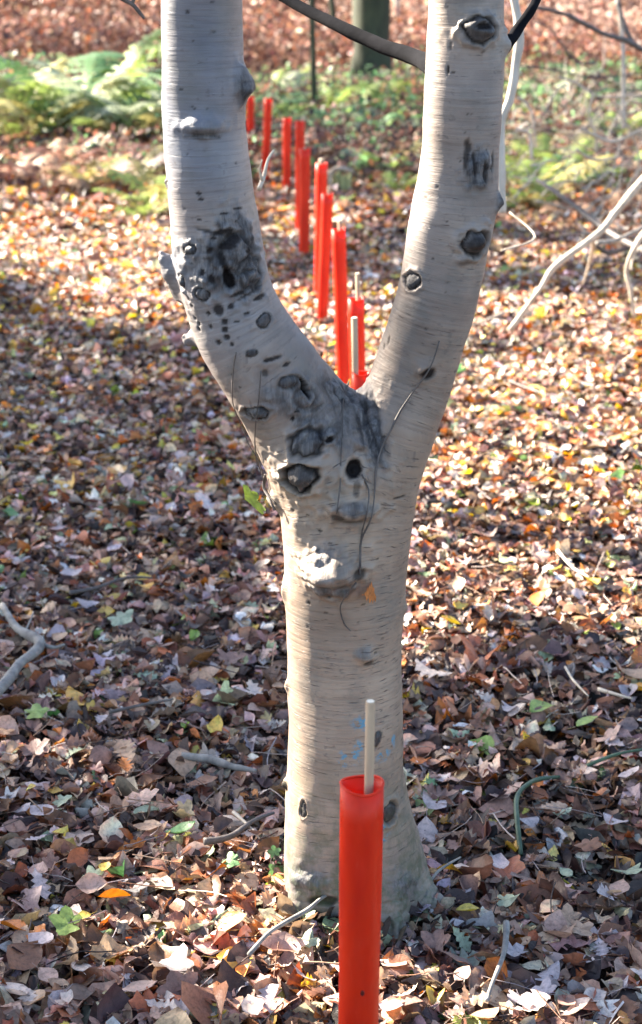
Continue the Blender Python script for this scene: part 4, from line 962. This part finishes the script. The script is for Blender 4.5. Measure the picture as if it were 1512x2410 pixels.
bracken_mass('dead_bracken', 9000, 18.2, 37, dict(russet=46, rust=7, brown=20, tan=6, pink=6, mauve=16, dark=6), .26, 'russet dead bracken covering the rising bank at the back', (.24, 3))
bracken_mass('undergrowth', 6500, 10.8, 16.6, dict(russet=20, brown=22, dark=34, tan=5, green=12, sage=5, mauve=8), .20, 'low brown and green undergrowth between the fern plants')  # large dark share paints in the understory shade

def fluff(name, n, y0, y1, hgt, smin, smax, wts, label, peach=.85):
    y = rng.uniform(y0, y1, n); x = rng.uniform(-1, 1, n)*(.22*y+1.5); lump = .5+.5*np.sin(x*1.3+y*.7)*np.cos(y*1.1-x*.4)
    z = gzv(x, y)+rng.random(n)*hgt*(.35+.9*lump)
    v, t, c = scatter_mesh(name, KITE, np.stack([x, y, z], -1), rng.uniform(smin, smax, n), wts, 1.3, .8, .28)
    if peach:
        pf = np.clip((x+.8)/3.5, 0, 1)*np.clip((y-18)/5, 0, 1)*peach; m = np.repeat(rng.random(n) < pf, 5); c = c.copy(); c[m] = c[m]*0+PC[PN.index('peach')]*rng.uniform(.7, 1.3, (m.sum(), 1))  # far right side coloured peach, its light painted in
    o = combine(name, [(v, t, c)], M_FERN); return tag(o, label, 'bracken', kind='stuff')
fluff('dead_bracken', 120000, 17.8, 37, .48, .05, .10, weights(russet=56, rust=4, brown=18, tan=3, pink=4, mauve=18, dark=6), 'crumpled reddish-brown bracken litter thick over the rising bank')
fluff('undergrowth', 26000, 10.5, 16.5, .22, .03, .07, weights(russet=20, brown=22, dark=34, green=9, sage=5, mauve=12, tan=4), 'dark tangled undergrowth around the fern plants', 0)  # dark leaf mix carries the painted shade of the understory
fluff('undergrowth', 15000, 12.3, 17.6, .30, .03, .075, weights(green=44, sage=8, lime=8, dark=34, brown=14), 'low green leafy undergrowth filling the gaps between the ferns', 0)
# ---------------------------------------------------------------- unseen trees added out of view to shade the floor
def shade_wanted(px, py):
    """how much canopy stands between the sun and this spot of the floor (0 open .. 1 closed)"""
    if py < 190: return .20 if px > 800 else .55
    if py < 250: return .40 if px < 450 else .5
    if py < 370: return .22 if px < 560 else (.97 if px < 1150 else .45)
    if py < 480: return .12 if px < 450 else (.98 if px < 1150 else .5)
    if py < 520: return .5
    if py < 690: return .05 if px < 500 else (.6 if px < 900 else .75)
    if py < 790: return .05+max(0, (450-px))/700 if px < 600 else .05
    if py < 1010: return .93 if px < 700 else .04
    if py < 1130: return .93 if px < 1000 else .34
    if py < 1330: return .93 if px < 700 else .18
    if py < 1560: return .78 if px < 700 else .26
    if py < 1720: return .80 if px < 1000 else .38
    return .80
SH = []
hx, hy = SUN.x/math.hypot(SUN.x, SUN.y), SUN.y/math.hypot(SUN.x, SUN.y)
for k in range(60000):
    y = rnd.uniform(1.2, 20); x = rnd.uniform(-1, 1)*(.2*y+1.3)
    rel = Vector((x, y, -H)); zc_ = rel.y*CP-rel.z*SP; px = CX+F*x/zc_; py = CY-F*(rel.y*SP+rel.z*CP)/zc_
    s = shade_wanted(px, py)
    gate = .5+.5*noise.noise(Vector((x*1.6, y*1.6, 3.3)))*1.3+.35*noise.noise(Vector((x*6, y*6, 7)))
    if gate > s*1.1-.12+.12*(s > .5): continue
    # leave the sun free to reach the left side of the forked tree
    dx, dy = x-TREE_X, y-TREE_Y; perp = dx*hy-dy*hx; along = dx*hx+dy*hy
    if along < .25 and -3.2 < along and -.40 < perp < .03: continue
    if rnd.random() > (.6 if y < 9 else .25): continue
    t = rnd.uniform(13, 19); SH.append(Vector((x, y, 0))+SUN*t)
SHP = np.array([tuple(p) for p in SH])
TR = [(-13.2, 8.5), (-11.5, 12.0), (-14.0, 16.0), (-16.0, 21.0), (-10.5, 9.6), (-13.0, 25.0)]
lab = ['leaning beech outside the view on the left, nearest the camera', 'beech outside the view on the left', 'beech further back outside the view on the left', 'far beech outside the view on the left', 'slim beech outside the view, closest to the red tubes', 'farthest beech outside the view on the left']
own = np.argmin([(SHP[:, 0]-a)**2+(SHP[:, 1]-b_)**2 for a, b_ in TR], axis=0)
for i, (a, b_) in enumerate(TR):
    pts = SHP[own == i]
    e = empty('beech_tree', (a, b_, gz(a, b_)), lab[i], 'tree')  # unseen tree, its crown leaves placed to cast the wanted shade
    topz = 8.5; link('trunk', tube_mesh('trunk', [Vector((0, 0, -.1)), Vector((.1, 0, 2)), Vector((.2, .1, 5)), Vector((.2, .1, topz+1))], [.22, .17, .13, .05], 6, 12, .2), M_BACK, e)
    for k in range(7):
        if len(pts) == 0: break
        q = pts[rnd.randrange(len(pts))]; z0 = rnd.uniform(3.5, 7); p0 = Vector((.2, .05, z0)); p1 = Vector((q[0]-a, q[1]-b_, q[2]))
        if (p1-p0).length > 7: continue
        link('limb', tube_mesh('limb', [p0, p0.lerp(p1, .5)+Vector((0, 0, .4)), p1], [.06, .035, .01], 6, 7), M_BACK, e)
    if len(pts):
        v, t, c = scatter_mesh('crown', KITE, pts, rng.uniform(.12, .21, len(pts)), W_CROWN, 1.2, .4)
        o = combine('crown', [(v, t, c)], M_CANOPY); o.parent = e; o.location = -e.location
print('canopy leaves', len(SHP), 'tris approx', sum(len(o.data.polygons) for o in C.objects if o.type == 'MESH'))
